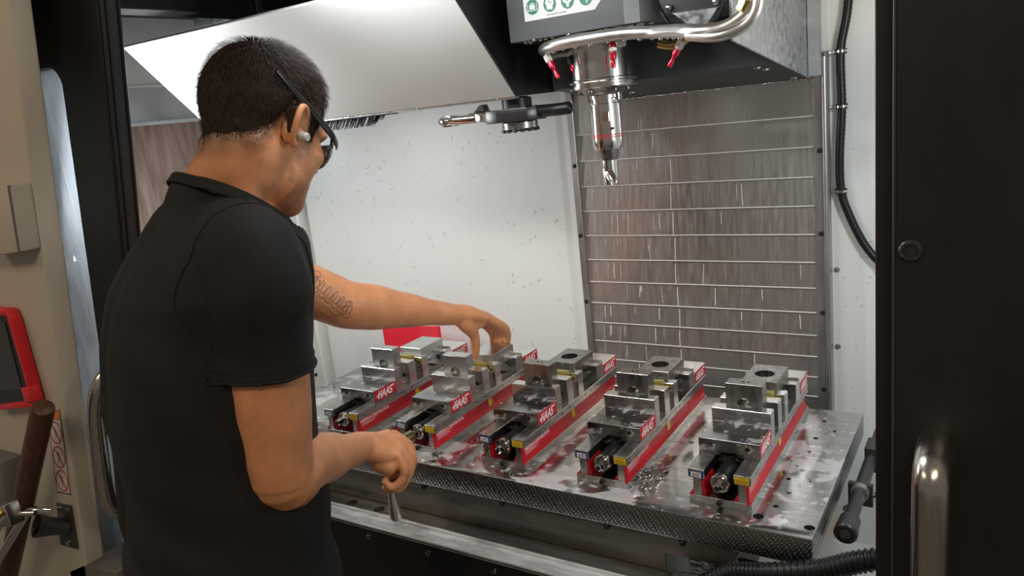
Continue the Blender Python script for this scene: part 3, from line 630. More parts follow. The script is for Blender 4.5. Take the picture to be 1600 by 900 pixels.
# ============================================================ spindle head
t = thing('spindle_head', 'dark grey spindle head with polished nose and coolant ring', 'spindle', (.152, .25, .66))
g = G(); F = [(-.131, -.100), (.094, -.100), (.118, -.094), (.132, -.078), (.136, -.05), (.136, .088), (-.131, .088)]
lo = [(a, b, .112) for a, b in F]; hi = [(a, b, .30) for a, b in F]; g.hexa(lo, hi, .0012)
hd = obj('head_casting', g, 'head_grey', t)
g = G(); g.prism([(.0950, -.1012, .113), (.1200, -.0950, .113), (.1338, -.078, .113), (.1375, -.05, .113), (.1375, .086, .113), (.1355, .086, .113), (.1350, -.05, .113), (.1320, -.077, .113), (.1180, -.093, .113), (.0940, -.0992, .113)], (0, 0, .186)); obj('side_shroud', g, 'side_grey', t)
obj('shroud_bolt', G().lathe([(.006, 0), (.0055, .003), (.002, .004)], (.136, -.02, .168), X, 12), 'chrome', t)
g = G(); g.lathe([(.050, .016), (.0605, .016), (.0625, .018), (.0625, .022), (.0605, .0235), (.0605, .027), (.0630, .029), (.0630, .032), (.0600, .034), (.0595, .090), (.0595, .118)], (0, 0, 0), Z, 56); nz_ = obj('spindle_nose', g, 'nose_chrome', t, 30)
g = G(); g.lathe([(.026, .003), (.036, .005), (.040, .010), (.050, .016)], (0, 0, 0), Z, 48); obj('nose_face', g, 'steel_dark', t)
for a in range(6): obj('nose_bolt', G().lathe([(.0035, 0), (.0035, .004), (.002, .0045)], (.044 * math.cos(a * 1.047 + .4), .044 * math.sin(a * 1.047 + .4), .0135), -Z, 12), 'steel_dark', t)
for s in (-1, 1): obj('drive_dog', G().box((s * .027 - .006, -.008, -.008), (s * .027 + .006, .008, .006), .001), 'steel', t)
g = G(); g.lathe([(.0655, .104), (.088, .100), (.098, .108), (.098, .116), (.06, .118)], (0, 0, 0), Z, 48); obj('nozzle_plate', g, 'pipe_dark', t)
ring = [(-.084, .045, .092), (-.096, -.01, .093), (-.084, -.062, .0945), (-.045, -.096, .0970), (.01, -.104, .0985), (.085, -.104, .0985), (.145, -.110, .0930), (.185, -.140, .0880), (.225, -.185, .0820), (.258, -.203, .0765), (.290, -.205, .0760), (.316, -.205, .0860), (.331, -.205, .101), (.337, -.203, .128), (.338, -.200, .18)]
obj('coolant_ring', G().tube(spline(ring, 7), .0105, 18), 'satin', t, 60)
obj('coolant_ring_branch', G().tube(spline([(.235, -.196, .0740), (.285, -.215, .0660), (.322, -.215, .0740), (.340, -.215, .0920), (.344, -.212, .12)], 6), .0082, 14), 'satin', t, 60)
def nozzle(p, tip, nut=True, dark=False):
    p = Vector(p); tip = Vector(tip); d = (tip - p).normalized(); L = (tip - p).length
    n_ = obj('coolant_nozzle', G().lathe([(.0042, .006), (.0058, .010), (.0058, .019), (.0042, .021), (.0030, .025), (.0030, L - .012), (.0044, L - .009), (.0040, L - .001), (.002, L)], p, d, 16), 'red_nozzle', t)
    obj('nozzle_nut', G().lathe([(.0050, -.006), (.0076, -.005), (.0076, .007), (.0060, .009)], p, d, 6), 'pipe_dark' if dark else 'nut_white', n_, 20)
nozzle((-.068, -.078, .079), (-.049, -.080, .041)); nozzle((-.040, -.045, .072), (-.031, -.045, .040), dark=True)
nozzle((.064, -.085, .082), (.060, -.083, .046)); nozzle((.181, -.080, .070), (.159, -.080, .036)); nozzle((.081, -.086, .086), (.060, -.088, .084))
obj('brass_elbow', G().tube(spline([(.140, -.07, .076), (.165, -.07, .070), (.190, -.072, .078), (.206, -.075, .092)], 5), .0075, 12), 'brass', t, 60)
obj('brass_fitting', G().lathe([(.006, 0), (.0085, .002), (.0085, .014), (.006, .016)], (.196, -.092, .088), Vector((.6, 0, .35)), 6), 'brass', t, 20)
obj('brass_fitting', G().lathe([(.006, 0), (.0085, .002), (.0085, .014), (.006, .016)], (.228, -.092, .085), Vector((.7, 0, .2)), 6), 'brass', t, 20)
obj('brass_fitting', G().lathe([(.006, 0), (.009, .002), (.009, .016), (.006, .018)], (.318, -.212, .094), Vector((.3, 0, .6)), 6), 'brass', t, 20)
g = G(); g.prism([(.150, -.085, .140), (.160, -.085, .116), (.232, -.085, .108), (.262, -.085, .114), (.268, -.085, .19), (.150, -.085, .19)], (0, .09, 0), .003, 2); pm_ = obj('coolant_motor', g, 'dark_grey_paint', t)
g = G(); g.prism([(.176, -.098, .118), (.222, -.098, .078), (.252, -.098, .116)], (0, .02, 0), .001); obj('nozzle_bracket', g, 'galvanised', t)
obj('motor_cable', G().tube(spline([(.158, -.094, .124), (.175, -.1, .100), (.205, -.1, .082), (.245, -.1, .094), (.262, -.095, .122)], 6), .0028, 8), 'rubber', t)
for p in ((.245, .125), (.168, .128)): obj('motor_bolt', G().lathe([(.0055, 0), (.005, .004), (.002, .005)], (p[0], -.085, p[1]), -Y, 12), 'chrome', t)
g = G(); rnd = random.Random(5)
for k in range(46):
    x = -.125 + .25 * k / 45; r_ = rnd.uniform(.002, .0042); g.sphere((x + rnd.uniform(-.003, .003), -.097 + rnd.uniform(0, .05), .1115), r_, (1.3, 1, .7), None, 8, 6)
for k in range(26):
    q = spline(ring, 7)[min(6 + 3 * k, 80)]; r_ = rnd.uniform(.0018, .0034); g.sphere(q + Vector((0, 0, -.0108)), r_, (1.2, 1, .9), None, 8, 6)
tag(obj('drip_bead', g, 'chrome', t, 60), 'coolant drops hanging from the head', kind='stuff')
# safety label on the head: white sheet, green discs with white pictograms
lx0, lx1, lz0, lz1 = -.095, .058, .144, .196; yl = -.1004
lb = obj('safety_label', G().prism([(lx0, yl, lz0), (.043, yl, lz0), (.058, yl, .160), (lx1, yl, lz1), (lx0, yl, lz1)], (0, -.0006, 0)), 'label_white', t)
yl -= .0010
def grn(k): return -.0770 + k * .0350, .1665 - k * .0002
for k in range(4):
    cx_, cz_ = grn(k); dsc = obj('green_disc', disc(G(), (cx_, yl, cz_), .0125, X, Z, 28, .0130), 'green_ink', lb, 0)
    g = G(); o_ = (cx_, yl - .0004, cz_)
    if k == 0:
        strokes(g, [[(-.009, .005), (-.009, -.006), (.009, -.006), (.009, .005)], [(-.004, .006), (.004, .006)]], .0012, o_, X, Z)
        g.quad([Vector(o_) + X * a + Z * b for a, b in ((-.0055, -.004), (.0055, -.004), (.0055, .004), (-.0055, .004))])
    elif k == 1:
        g.quad([Vector(o_) + X * a + Z * b for a, b in ((-.006, -.009), (.005, -.009), (.006, -.003), (.009, .001), (.007, .007), (.001, .0095), (-.006, .008), (-.009, .003), (-.0065, -.002))])
    elif k == 2:
        g.quad([Vector(o_) + X * a + Z * b for a, b in ((-.002, -.010), (.002, -.010), (.003, -.004), (.008, -.001), (.010, .004), (.008, .009), (-.008, .009), (-.010, .004), (-.008, -.001), (-.003, -.004))])
    else:
        strokes(g, [[(-.008, .003), (-.002, .004)], [(.001, -.009), (.001, .008)], [(.004, -.006), (.007, .006)]], .0018, o_, X, Z); disc(g, Vector(o_) + X * .001 + Z * .006, .003, X, Z, 12)
    obj('pictogram', g, 'white_ink', dsc, 0)
    if k in (1, 2): obj('pictogram_detail', strokes(G(), [[(-.002, .006), (.000, .002), (.004, .003)]] if k == 1 else [[(-.003, .006), (-.002, 0)], [(.001, .007), (.001, -.001)], [(.004, .006), (.004, .001)]], .0013, (cx_, yl - .0008, cz_), X, Z), 'green_ink', dsc, 0)
obj('web_address', text_geo('www.HaasCNC.com/Safety', (-.050, yl, .1480), X, Z, .0036, .040), 'black_ink', lb, 0)
rl = obj('round_label', disc(G(), (.0775, -.1008, .1765), .0135, X, Z, 28), 'label_white', t, 0); obj('round_print', disc(G(), (.0775, -.1014, .1780), .0080, X, Z, 24), 'pink_ink', rl, 0)

# tool in the spindle
t = thing('milling_tool', 'polished tool holder with red bands and end mill in spindle', 'tool', (.152, .25, .497))
obj('tool_holder', G().lathe([(.0255, .168), (.0275, .166), (.0275, .160), (.0255, .1585), (.0255, .152), (.0280, .150), (.0285, .085), (.0280, .073), (.0250, .066), (.0180, .064)], (0, 0, 0), Z, 48), 'nose_chrome', t, 25)
for z in (.0885, .0925): obj('red_band', G().lathe([(.0283, z), (.0289, z), (.0289, z + .0017), (.0283, z + .0017)], (0, 0, 0), Z, 40, False), 'red_paint', t)
obj('collar', G().lathe([(.0150, .046), (.0185, .058), (.0190, .0655), (.012, .066)], (0, 0, 0), Z, 40), 'steel_dark', t)
obj('flat', G().box((.004, -.0292, .118), (.020, -.024, .136), .001), 'brushed', t); obj('set_screw', G().lathe([(.0028, 0), (.0028, .004)], (.020, -.0200, .105), Vector((.7, -.7, 0)), 12), 'hole_black', t)
g = G(); n = 48
prof = [(.0142, .052), (.0142, .030)]
rr = []
for j in range(26):
    z = .052 - .052 * j / 25; tw = (j * .055) if z < .03 else 0; ring_ = []
    for i in range(n):
        a = 2 * math.pi * i / n; r_ = .0142
        if z < .034: 
            f = math.cos(2 * (a - tw - j * .06)); r_ = .0142 - .0062 * max(0, f) ** 2 * min(1, (.034 - z) / .008)
        ring_.append((r_ * math.cos(a), r_ * math.sin(a), z))
    rr.append(ring_)
obj('end_mill', g.rings(rr), 'nose_chrome', t, 40)
for s in (0, 1): obj('insert', G().box((-.002, -.0135, 0), (.002, -.006, .011), .0005) if s == 0 else G().box((-.002, .006, 0), (.002, .0135, .011), .0005), 'steel_dark', t)

# tool changer: sloped white cover, bristles, swap arm
t = thing('tool_changer_cover', 'white sloping tool changer cover above and behind the man', 'cover', (-.92, .2, .679))
x0, x1 = 0, .909
g = G(); s_ = [(0, 0), (-.20, .208), (-.192, .213), (.36, .296), (.36, .004)]
g.hexa([(x0, a, b) for a, b in s_], [(x1, a, b) for a, b in s_], .0012)
obj('cover_shell', g, 'white_cover', t)
g = G(); rnd = random.Random(9)
for k in range(80):
    x = .12 + .785 * k / 79; r_ = rnd.uniform(.0010, .0022); g.sphere((x, .003, -.0006), r_, (1.4, 1, .8), None, 8, 6)
tag(obj('drip_bead', g, 'chrome', t, 60), 'fine row of coolant drops along lower edge', kind='stuff')
g = G(); g.hexa([(.9092, a, b) for a, b in s_], [(.9135, a, b) for a, b in s_]); obj('end_panel', g, 'black_gloss', t)
obj('underside_lip', G().box((.02, .004, -.004), (.905, .02, .004), .0008), 'stainless_trim', t)
br = thing('brush_strip', 'black bristle strip hanging below the white cover edge', 'brush', (-.62, .225, .679))
obj('brush_holder', G().box((-.02, -.006, -.006), (.285, .01, .003), .001), 'rubber', br)
g = G(); rnd = random.Random(11)
for k in range(230):
    x = -.02 + .275 * k / 229; L = .020 + rnd.uniform(-.003, .003); y = rnd.uniform(-.004, .008)
    if x > .225: L *= max(.15, 1 - (x - .225) / .05)
    g.cyl((x, y, -.005), (x - .010 + rnd.uniform(-.004, .002), y - .004, -.005 - L), .0011, .0005, 4)
tag(obj('bristles', g, 'rubber', br, 0), 'black bristles', kind='stuff')
t = thing('tool_change_arm', 'dark steel tool change arm with chrome gripper beside the spindle', 'tool arm', (-.030, .25, .645))
g = G(); g.prism([(-.070, -.028, -.014), (-.04, -.034, -.014), (.03, -.034, -.014), (.044, -.016, -.014), (.044, .02, -.014), (.03, .034, -.014), (-.04, .034, -.014), (-.070, .028, -.014)], (0, 0, .026), .002, 2); obj('arm_body', g, 'arm_black', t)
g = G(); g.lathe([(.034, -.030), (.036, -.028), (.036, -.016), (.032, -.014)], (-.008, 0, 0), Z, 40); hb = obj('hub', g, 'steel_dark', t, 30)
for k in range(14):
    a = k * 2 * math.pi / 14; obj('hub_bolt', G().lathe([(.0048, 0), (.0048, .006), (.003, .007)], (-.008 + .034 * math.cos(a), .034 * math.sin(a), -.028), -Z, 8), 'screw_black', hb)
g = G(); g.lathe([(.030, .012), (.030, .030), (.022, .034)], (-.01, 0, 0), Z, 36); obj('shaft_cap', g, 'screw_black', t)
g = G(); g.tube(spline([(.03, 0, .002), (.06, -.004, .001), (.09, -.008, .001), (.113, -.004, .002)], 5), [.012] * 15 + [.009], 14); obj('arm_half', g, 'rubber', t, 60)
g = G(); g.prism([(-.120, -.018, -.006), (-.070, -.024, -.010), (-.070, .024, -.010), (-.120, .018, -.006)], (0, 0, .018), .002); obj('gripper_body', g, 'brushed', t)
g = G(); g.tube(spline([(-.180, -.018, 0), (-.178, -.03, 0), (-.160, -.036, 0), (-.130, -.030, 0), (-.100, -.022, 0)], 5), .009, 12); g.tube(spline([(-.178, .02, 0), (-.160, .034, 0), (-.130, .030, 0), (-.100, .022, 0)], 5), .009, 12)
obj('gripper_finger', g, 'chrome', t, 60)
g = G(); g.lathe([(.0165, -.011), (.018, -.008), (.018, .008), (.0165, .011)], (-.163, -.022, 0), Z, 28); obj('gripper_tip', g, 'chrome', t, 30)
g = G(); g.prism([(-.112, -.010, .012), (-.094, -.010, .026), (-.086, -.010, .026), (-.080, -.010, .010)], (0, .02, 0), .002); obj('latch', g, 'steel_dark', t)

# ============================================================ hoses and pipes at the right
t = thing('cable_conduit', 'black flexible conduit clipped to the white wall by right door', 'conduit', (.51, .62, .42))
P = [(.020, -.016, .52), (.008, -.016, .36), (-.006, -.016, .276), (-.005, -.016, .169), (-.010, -.016, .07), (-.008, -.016, 0), (.006, -.016, -.05), (.036, -.016, -.115), (.075, -.02, -.16), (.15, -.03, -.21), (.3, -.05, -.25)]
pp = spline(P, 24); obj('tube', G().tube(pp, [.0088 if i % 2 else .0080 for i in range(len(pp))], 12), 'rubber', t, 60)
for z, x in ((.276, -.006), (.169, -.005), (-.002, -.008)):
    c_ = obj('clip', G().lathe([(.0095, -.005), (.0118, -.005), (.0118, .005), (.0095, .005)], (x, -.016, z), Z, 24), 'screw_black', t)
    g = G(); g.lathe([(.0116, -.0022), (.0124, -.0022), (.0124, .0022), (.0116, .0022)], (x, -.016, z), Z, 24); g.box((x - .028, -.006, z - .0035), (x - .008, 0, z + .0035), .001); obj('clip_band', g, 'chrome', c_)
t = thing('corrugated_hose', 'black corrugated hose running under the plate corner', 'hose', (.5, -.07, -.07))
P = [(-.15, .004, -.058), (-.10, -.004, -.035), (-.053, .004, -.003), (.0, .006, .010), (.078, .008, .034), (.135, .01, .062), (.2, .02, .08)]
pp = spline(P, 34); obj('tube', G().tube(pp, [.0165 if (i // 2) % 2 else .0140 for i in range(len(pp))], 18), 'rubber', t, 25)
t = thing('coolant_pipe', 'dark steel coolant pipe with round socket beside the plate', 'pipe', (.592, .07, -.05))
obj('pipe', G().lathe([(.011, .03), (.011, .40)], (0, 0, 0), Vector((.0, 1, .0)), 24), 'pipe_dark', t)
sk = obj('socket', G().lathe([(.010, .0), (.0155, .0), (.018, .003), (.018, .018), (.0165, .022), (.0165, .044), (.011, .048)], (0, 0, 0), Y, 28), 'pipe_dark', t)
obj('socket_bore', G().lathe([(.0118, -.0006), (.0118, .0)], (0, 0, 0), Y, 24), 'hole_black', sk); obj('inner_ring', G().lathe([(.006, -.0012), (.0085, -.0012), (.0085, .0002), (.006, .0002)], (0, 0, 0), Y, 24), 'steel_dark', sk)
obj('pipe_clamp', G().lathe([(.0115, .135), (.0150, .137), (.0150, .150), (.0115, .152)], (0, 0, 0), Y, 24), 'stainless_trim', t)
obj('bracket', G().box((-.02, .15, -.03), (.02, .16, .012), .001), 'bracket_grey', t); obj('bracket', G().box((-.012, .28, -.03), (.03, .33, .02), .002), 'bracket_grey', t)
g = G(); g.tube(spline([(-.015, .10, -.012), (.0, .15, -.02), (.04, .17, -.01), (.09, .15, -.015)], 5), .006, 10); obj('hose_fitting', g, 'chrome', t, 60)
# red sheet guard behind the far vises
t = thing('red_guard', 'bright red bent sheet guard standing behind the far end of plate', 'guard', (-.70, .50, -.2))
g = G(); g.hexa([(-.08, .05, 0), (.065, .05, 0), (.065, .056, 0), (-.08, .056, 0)], [(-.08, .05, .256), (.065, .05, .272), (.065, .056, .272), (-.08, .056, .256)])
g.hexa([(.065, .05, 0), (.175, 0, 0), (.178, .006, 0), (.065, .056, 0)], [(.065, .05, .272), (.175, 0, .294), (.178, .006, .294), (.065, .056, .272)]); obj('sheet', g, 'red_guard', t)

# ============================================================ loose chips
def curl(g, c, n, rnd, sz, wd=.0008, up=Z):
    a0 = rnd.uniform(0, 6.28); R_ = rnd.uniform(.4, 1) * sz; tilt = rnd.uniform(-.8, .8); turns = rnd.uniform(.6, 2.0) * 3.0; pts = []
    for i in range(n):
        a = a0 + turns * i / n; pts.append(Vector(c) + Vector((R_ * math.cos(a), R_ * math.sin(a) * .8, abs(R_ * math.sin(a * .5 + tilt)) * .5 + .0006)))
    for p, q in zip(pts, pts[1:]):
        o_ = Vector((rnd.uniform(-.3, .3), rnd.uniform(-.3, .3), 1)).normalized() * wd; g.quad([p - o_, q - o_, q + o_, p + o_])
rnd = random.Random(21); g = G()
for k in range(150):
    f = rnd.random(); curl(g, (.275 - .012 + f * .018 + rnd.gauss(0, .006), .004 + f * .075 + rnd.gauss(0, .010), rnd.uniform(0, .016) * (1 - abs(f - .4))), 7, rnd, .009)
tag(obj('metal_chips', g, 'chip_metal', None, 0), 'heap of bright metal chips beside the second vise from right', 'chips', kind='stuff')
g = G()
for k in range(110):
    x = rnd.uniform(-.70, .55); y = rnd.uniform(-.03, .42)
    if abs(((x + .1041) % DX) - .1041) < .056: continue
    curl(g, (x, y, 0), 4, rnd, .004, .0005)
for i in range(5):
    for k in range(26): curl(g, ((i - 2) * DX + rnd.uniform(-.014, .018), rnd.uniform(.048, .066), .054 + rnd.uniform(0, .006)), 5, rnd, .004, .0007)
tag(obj('metal_chips', g, 'chip_dark', None, 0), 'small dark chips scattered over plate and vise screws', 'chips', kind='stuff')
g = G()
for k in range(330):
    curl(g, (rnd.uniform(.36, .60), rnd.uniform(-.09, .05), -.125 + rnd.gauss(0, .008)), 6, rnd, .014, .0008)
tag(obj('metal_chips', g, 'chip_dark', None, 0), 'tangled chips lying under the plate corner', 'chips', kind='stuff')
g = G()
for k in range(260):
    x = rnd.uniform(-1.05, -.16); z = rnd.uniform(-.1, .60); a = rnd.uniform(0, 3.14); L = rnd.choice((.002, .003, .005, .011)); b = rnd.uniform(-.8, .8); p = Vector((x, .6192, z)); pts = [p]
    for j in range(3): p = p + Vector((math.cos(a), 0, math.sin(a))) * L / 3; a += b; pts.append(p)
    for p, q in zip(pts, pts[1:]):
        d = (q - p).normalized(); n_ = Vector((-d.z, 0, d.x)) * .00045; g.quad([p - n_, q - n_, q + n_, p + n_])
for k in range(60):
    p = Vector((rnd.uniform(.49, .7), .6192, rnd.uniform(-.1, .65))); a = rnd.uniform(0, 3.14); d = Vector((math.cos(a), 0, math.sin(a))); n_ = Vector((-d.z, 0, d.x)) * .0004; q = p + d * .004; g.quad([p - n_, q - n_, q + n_, p + n_])
tag(obj('wall_chips', g, 'chip_dark', None, 0), 'tiny dark chips stuck all over the white back wall', 'chips', kind='stuff')
for z in (.247, .074): obj('wall_screw', G().lathe([(.006, 0), (.0055, .003), (.002, .004)], (.489, .62, z), -Y, 14), 'stainless_trim', bpy.data.objects['wall_back'])
# ============================================================ the man
from mathutils.bvhtree import BVHTree
V = Vector
def remesh(g, vox, smooth, fac=.5):
    o = bpy.data.objects.new('tmp', bpy.data.meshes.new('tmp')); bmesh.ops.recalc_face_normals(g.bm, faces=g.bm.faces); g.bm.to_mesh(o.data); g.bm.free(); sc.collection.objects.link(o)
    m = o.modifiers.new('r', 'REMESH'); m.mode = 'VOXEL'; m.voxel_size = vox; m.adaptivity = 0
    if smooth: m = o.modifiers.new('s', 'SMOOTH'); m.factor = fac; m.iterations = smooth
    dg = bpy.context.evaluated_depsgraph_get(); dg.update(); me = bpy.data.meshes.new_from_object(o.evaluated_get(dg)); bpy.data.objects.remove(o)
    r = G(); r.bm.from_mesh(me); bpy.data.meshes.remove(me)
    for f in r.bm.faces: f.material_index = 0
    return r
def limb(g, pts, n=20, k=5, flat=False):                              # pts: (position, radius along side, radius along depth, side direction)
    P = spline([p[0] for p in pts], k); m = len(P)
    def lerp(i, j): 
        q = i / k; a = min(int(q), len(pts) - 2); f_ = q - a; f_ = f_ * f_ * (3 - 2 * f_); A = pts[a][j]; B = pts[a + 1][j]; return A + (B - A) * f_
    rs = []
    for i in range(m):
        T = (P[min(i + 1, m - 1)] - P[max(i - 1, 0)]).normalized(); u = lerp(i, 3); u = (u - T * u.dot(T)).normalized(); v = T.cross(u); a = lerp(i, 1); b = lerp(i, 2)
        rs.append([P[i] + u * a * math.cos(t) + v * b * math.sin(t) for t in (2 * math.pi * q / n for q in range(n))])
    def dome(ring, d):                                    # rounded ends
        c = sum(ring, V()) / n; h = (ring[0] - c).length * .6; return [[c + (p - c) * .72 + d * h * .55 for p in ring], [c + (p - c) * .3 + d * h * .85 for p in ring]]
    T0 = (P[0] - P[1]).normalized(); T1 = (P[-1] - P[-2]).normalized()
    rs = dome(rs[0], T0)[::-1] + rs + ([] if flat else dome(rs[-1], T1))
    g.rings(rs)
def S(g, c, sr, sf, su, fr): # ellipsoid in a frame (right, forward, up)
    m = Matrix((fr[0], fr[1], fr[2])).transposed(); g.sphere(c, 1, (sr, sf, su), m, 24, 16)
rt = V((.92, -.39, 0)).normalized(); fd = V((.39, .92, 0)).normalized()
SR, ER, WR = V((-.050, -.437, .493)), V((-0.072, -0.446, 0.186)), V((-.192, -.172, .089))
SL, EL, WL = V((-.375, -.275, .478)), V((-.266, -.079, .330)), V((-.219, .186, .236))
HC = V((-.137, -.297, .690)); pit = math.radians(28)
h0 = V((-.01, 1, 0)).normalized(); hr = V((1, .01, 0)).normalized(); hf = h0 * math.cos(pit) - Z * math.sin(pit); hu = h0 * math.sin(pit) + Z * math.cos(pit)
H = lambda r_, f_, u_: HC + hr * r_ + hf * f_ + hu * u_
fr = (hr, hf, hu)
man = thing('person', 'man in black t-shirt and safety glasses reaching over the vises', 'person', (-.30, -.52, -.95))
def child(name, g, mat, smooth=180, par=None):
    o = obj(name, g, mat, None, smooth); p = par or man; o.parent = p
    w_ = V((-.30, -.52, -.95)); o.location = -w_ if p is man else V((0, 0, 0)); return o
# ---- torso sections: (z, half width, half depth, centre)
SEC = [(.588, .068, .066, (-.196, -.352)), (.572, .098, .078, (-.201, -.358)), (.545, .145, .096, (-.206, -.362)), (.505, .178, .118, (-.212, -.372)), (.455, .190, .136, (-.224, -.386)), (.38, .188, .143, (-.236, -.402)), (.29, .182, .144, (-.242, -.416)),
       (.18, .178, .142, (-.240, -.423)), (.07, .182, .144, (-.239, -.429)), (-.03, .190, .148, (-.243, -.437)), (-.11, .196, .150, (-.247, -.443))]
def torso(g, grow, cut=0, n=48):
    rs = []
    zz = []
    for i in range(len(SEC) - 1):
        for j in range(4): zz.append((i, j / 4))
    zz.append((len(SEC) - 2, 1.0))
    for i, t_ in zz:
        a, b = SEC[i], SEC[i + 1]; L = lambda x, y: x + (y - x) * t_
        z, w_, d_ = L(a[0], b[0]), L(a[1], b[1]) + grow, L(a[2], b[2]) + grow; cx_, cy_ = L(a[3][0], b[3][0]), L(a[3][1], b[3][1])
        ring_ = []
        for q in range(n):
            t = 2 * math.pi * q / n; c_, s_ = math.cos(t), math.sin(t); e = .82
            x = math.copysign(abs(c_) ** e, c_) * w_; y = math.copysign(abs(s_) ** e, s_) * d_
            if s_ < 0 and abs(x) < .03: y += .010 * (1 - abs(x) / .03) * (1 if z > .0 else 0)   # spine hollow
            ring_.append(V((cx_, cy_, z)) + rt * x + fd * y)
        rs.append(ring_)
    g.rings(rs)
# ---- body
g = G(); torso(g, -.020)
sd = rt
limb(g, [(SR + V((-.07, .03, .015)), .05, .06, fd), (SR + V((0, 0, -.01)), .058, .060, fd), (SR.lerp(ER, .30), .058, .061, fd), (SR.lerp(ER, .60), .055, .058, fd), (SR.lerp(ER, .86), .050, .053, fd), (ER, .047, .052, fd)], 24)
fu = V((.6, .2, .7))
limb(g, [(SR.lerp(ER, .90), .046, .050, fu), (ER + V((.0, .008, -.004)), .047, .050, fu), (ER.lerp(WR, .22) + V((0, 0, .006)), .049, .047, fu), (ER.lerp(WR, .48) + V((0, 0, .004)), .043, .041, fu), (ER.lerp(WR, .78), .033, .030, fu), (WR, .029, .026, fu)], 24)
limb(g, [(SL + V((.06, -.03, .02)), .05, .06, Z), (SL, .058, .058, Z), (SL.lerp(EL, .4), .054, .054, Z), (SL.lerp(EL, .8), .048, .048, Z), (EL, .046, .045, Z)], 24)
limb(g, [(SL.lerp(EL, .88), .046, .045, Z), (EL, .046, .045, Z), (EL.lerp(WL, .22), .0455, .043, Z), (EL.lerp(WL, .5), .037, .036, Z), (EL.lerp(WL, .80), .027, .029, Z), (WL, .0235, .029, Z)], 24)
# head and neck
S(g, H(0, -.002, .004), .0725, .0925, .0870, fr); S(g, H(0, -.035, .010), .068, .062, .070, fr)
S(g, H(0, .044, -.046), .0600, .050, .070, fr); S(g, H(0, .034, -.088), .0550, .056, .040, fr); S(g, H(0, .070, -.114), .030, .024, .024, fr); S(g, H(0, .050, -.105), .042, .042, .028, fr)
S(g, H(0, .082, -.004), .048, .013, .012, fr); S(g, H(0, .082, -.086), .026, .012, .012, fr)
for s in (-1, 1): S(g, H(s * .036, .062, -.044), .024, .024, .022, fr)
limb(g, [(H(0, .086, -.008), .006, .006, hr), (H(0, .099, -.036), .009, .008, hr), (H(0, .104, -.050), .014, .010, hr)], 12)
limb(g, [(H(0, -.020, -.035), .060, .066, hr), (H(0, -.016, -.085), .057, .062, hr), (V((-.192, -.345, .590)), .063, .064, rt), (V((-.205, -.362, .535)), .085, .075, rt)], 24)
for s in (-1, 1): limb(g, [(H(s * .045, -.045, -.06), .022, .022, hr), (V((-.196, -.352, .575)) + rt * s * .075, .030, .026, hr), (V((-.205, -.365, .530)) + rt * s * .125, .03, .03, hr)], 12)
# hands: palm, knuckles, five fingers each
def finger(g, pts, r):
    u = V((.3, .5, .8)); n = len(pts)
    limb(g, [(V(p), r * (1.06 - .09 * i + (.07 if i in (1, 2) else 0)), r * (1.04 - .10 * i), u) for i, p in enumerate(pts)], 14, 5)
def hand(g, wrist, arm, palm, fingers, thumb, web, side, wr, extra=()):
    limb(g, [(wrist.lerp(arm, .10), wr[0], wr[1], side), (wrist, wr[0] * .97, wr[1] * 1.02, side), (V(palm[0]), .0215, .0350, side), (V(palm[1]), .0175, .0390, side)], 20)
    for p in fingers: limb(g, [(V(palm[0]).lerp(V(p[0]), .25), .014, .015, side), (V(p[0]), .0115, .0115, side)], 12, 4)
    for p, r_ in zip(fingers, (.0102, .0105, .0100, .0088)): finger(g, p, r_)
    limb(g, [(V(web[0]), .021, .021, side), (V(thumb[0]), .0185, .0185, side), (V(thumb[1]), .0135, .0135, side)], 14, 5); finger(g, thumb, .0118)
    for a, b, r_ in extra: limb(g, [(V(a), r_, r_, side), (V(b), r_, r_, side)], 12, 4)
RF = [[(-.194, -.080, .073), (-.174, -.060, .036), (-.188, -.072, -.010), (-.204, -.098, -.022)], [(-.174, -.086, .069), (-.158, -.076, .026), (-.176, -.094, -.018), (-.194, -.120, -.020)],
      [(-.158, -.103, .062), (-.146, -.098, .020), (-.164, -.116, -.016), (-.182, -.139, -.008)], [(-.152, -.121, .054), (-.142, -.120, .018), (-.160, -.138, -.004), (-.172, -.146, .012)]]
hand(g, WR, ER, [(-.184, -.130, .070), (-.174, -.102, .064)], RF, [(-.206, -.126, .046), (-.212, -.100, .014), (-.212, -.088, -.012), (-.204, -.082, -.028)], [(-.198, -.146, .068)], fu, (.0285, .0275),
     [((-.184, -.142, .050), (-.166, -.126, .032), .021), ((-.190, -.124, .046), (-.178, -.104, .024), .022), ((-.184, -.126, .030), (-.186, -.104, .008), .016)])
LF = [[(-.186, .266, .204), (-.178, .308, .176), (-.186, .338, .148), (-.199, .3510, .117)], [(-.203, .280, .206), (-.198, .322, .174), (-.205, .348, .145), (-.214, .3515, .116)],
      [(-.219, .286, .203), (-.216, .327, .170), (-.221, .350, .142), (-.228, .3512, .114)], [(-.234, .284, .198), (-.233, .322, .166), (-.236, .344, .142), (-.240, .3500, .118)]]
hand(g, WL, EL, [(-.214, .222, .226), (-.209, .258, .209)], LF, [(-.204, .206, .210), (-.201, .226, .182), (-.206, .235, .150), (-.216, .2405, .119)], [(-.208, .200, .224)], Z, (.0245, .0285),
     [((-.206, .214, .212), (-.194, .254, .200), .014), ((-.203, .222, .198), (-.192, .250, .196), .009)])
body = remesh(g, .0029, 5)
soft = [v for v in body.bm.verts if (v.co - H(0, .02, -.07)).length < .135 and (v.co - H(0, .09, -.05)).length > .045]
for _ in range(14): bmesh.ops.smooth_vert(body.bm, verts=soft, factor=.5, use_axis_x=True, use_axis_y=True, use_axis_z=True)
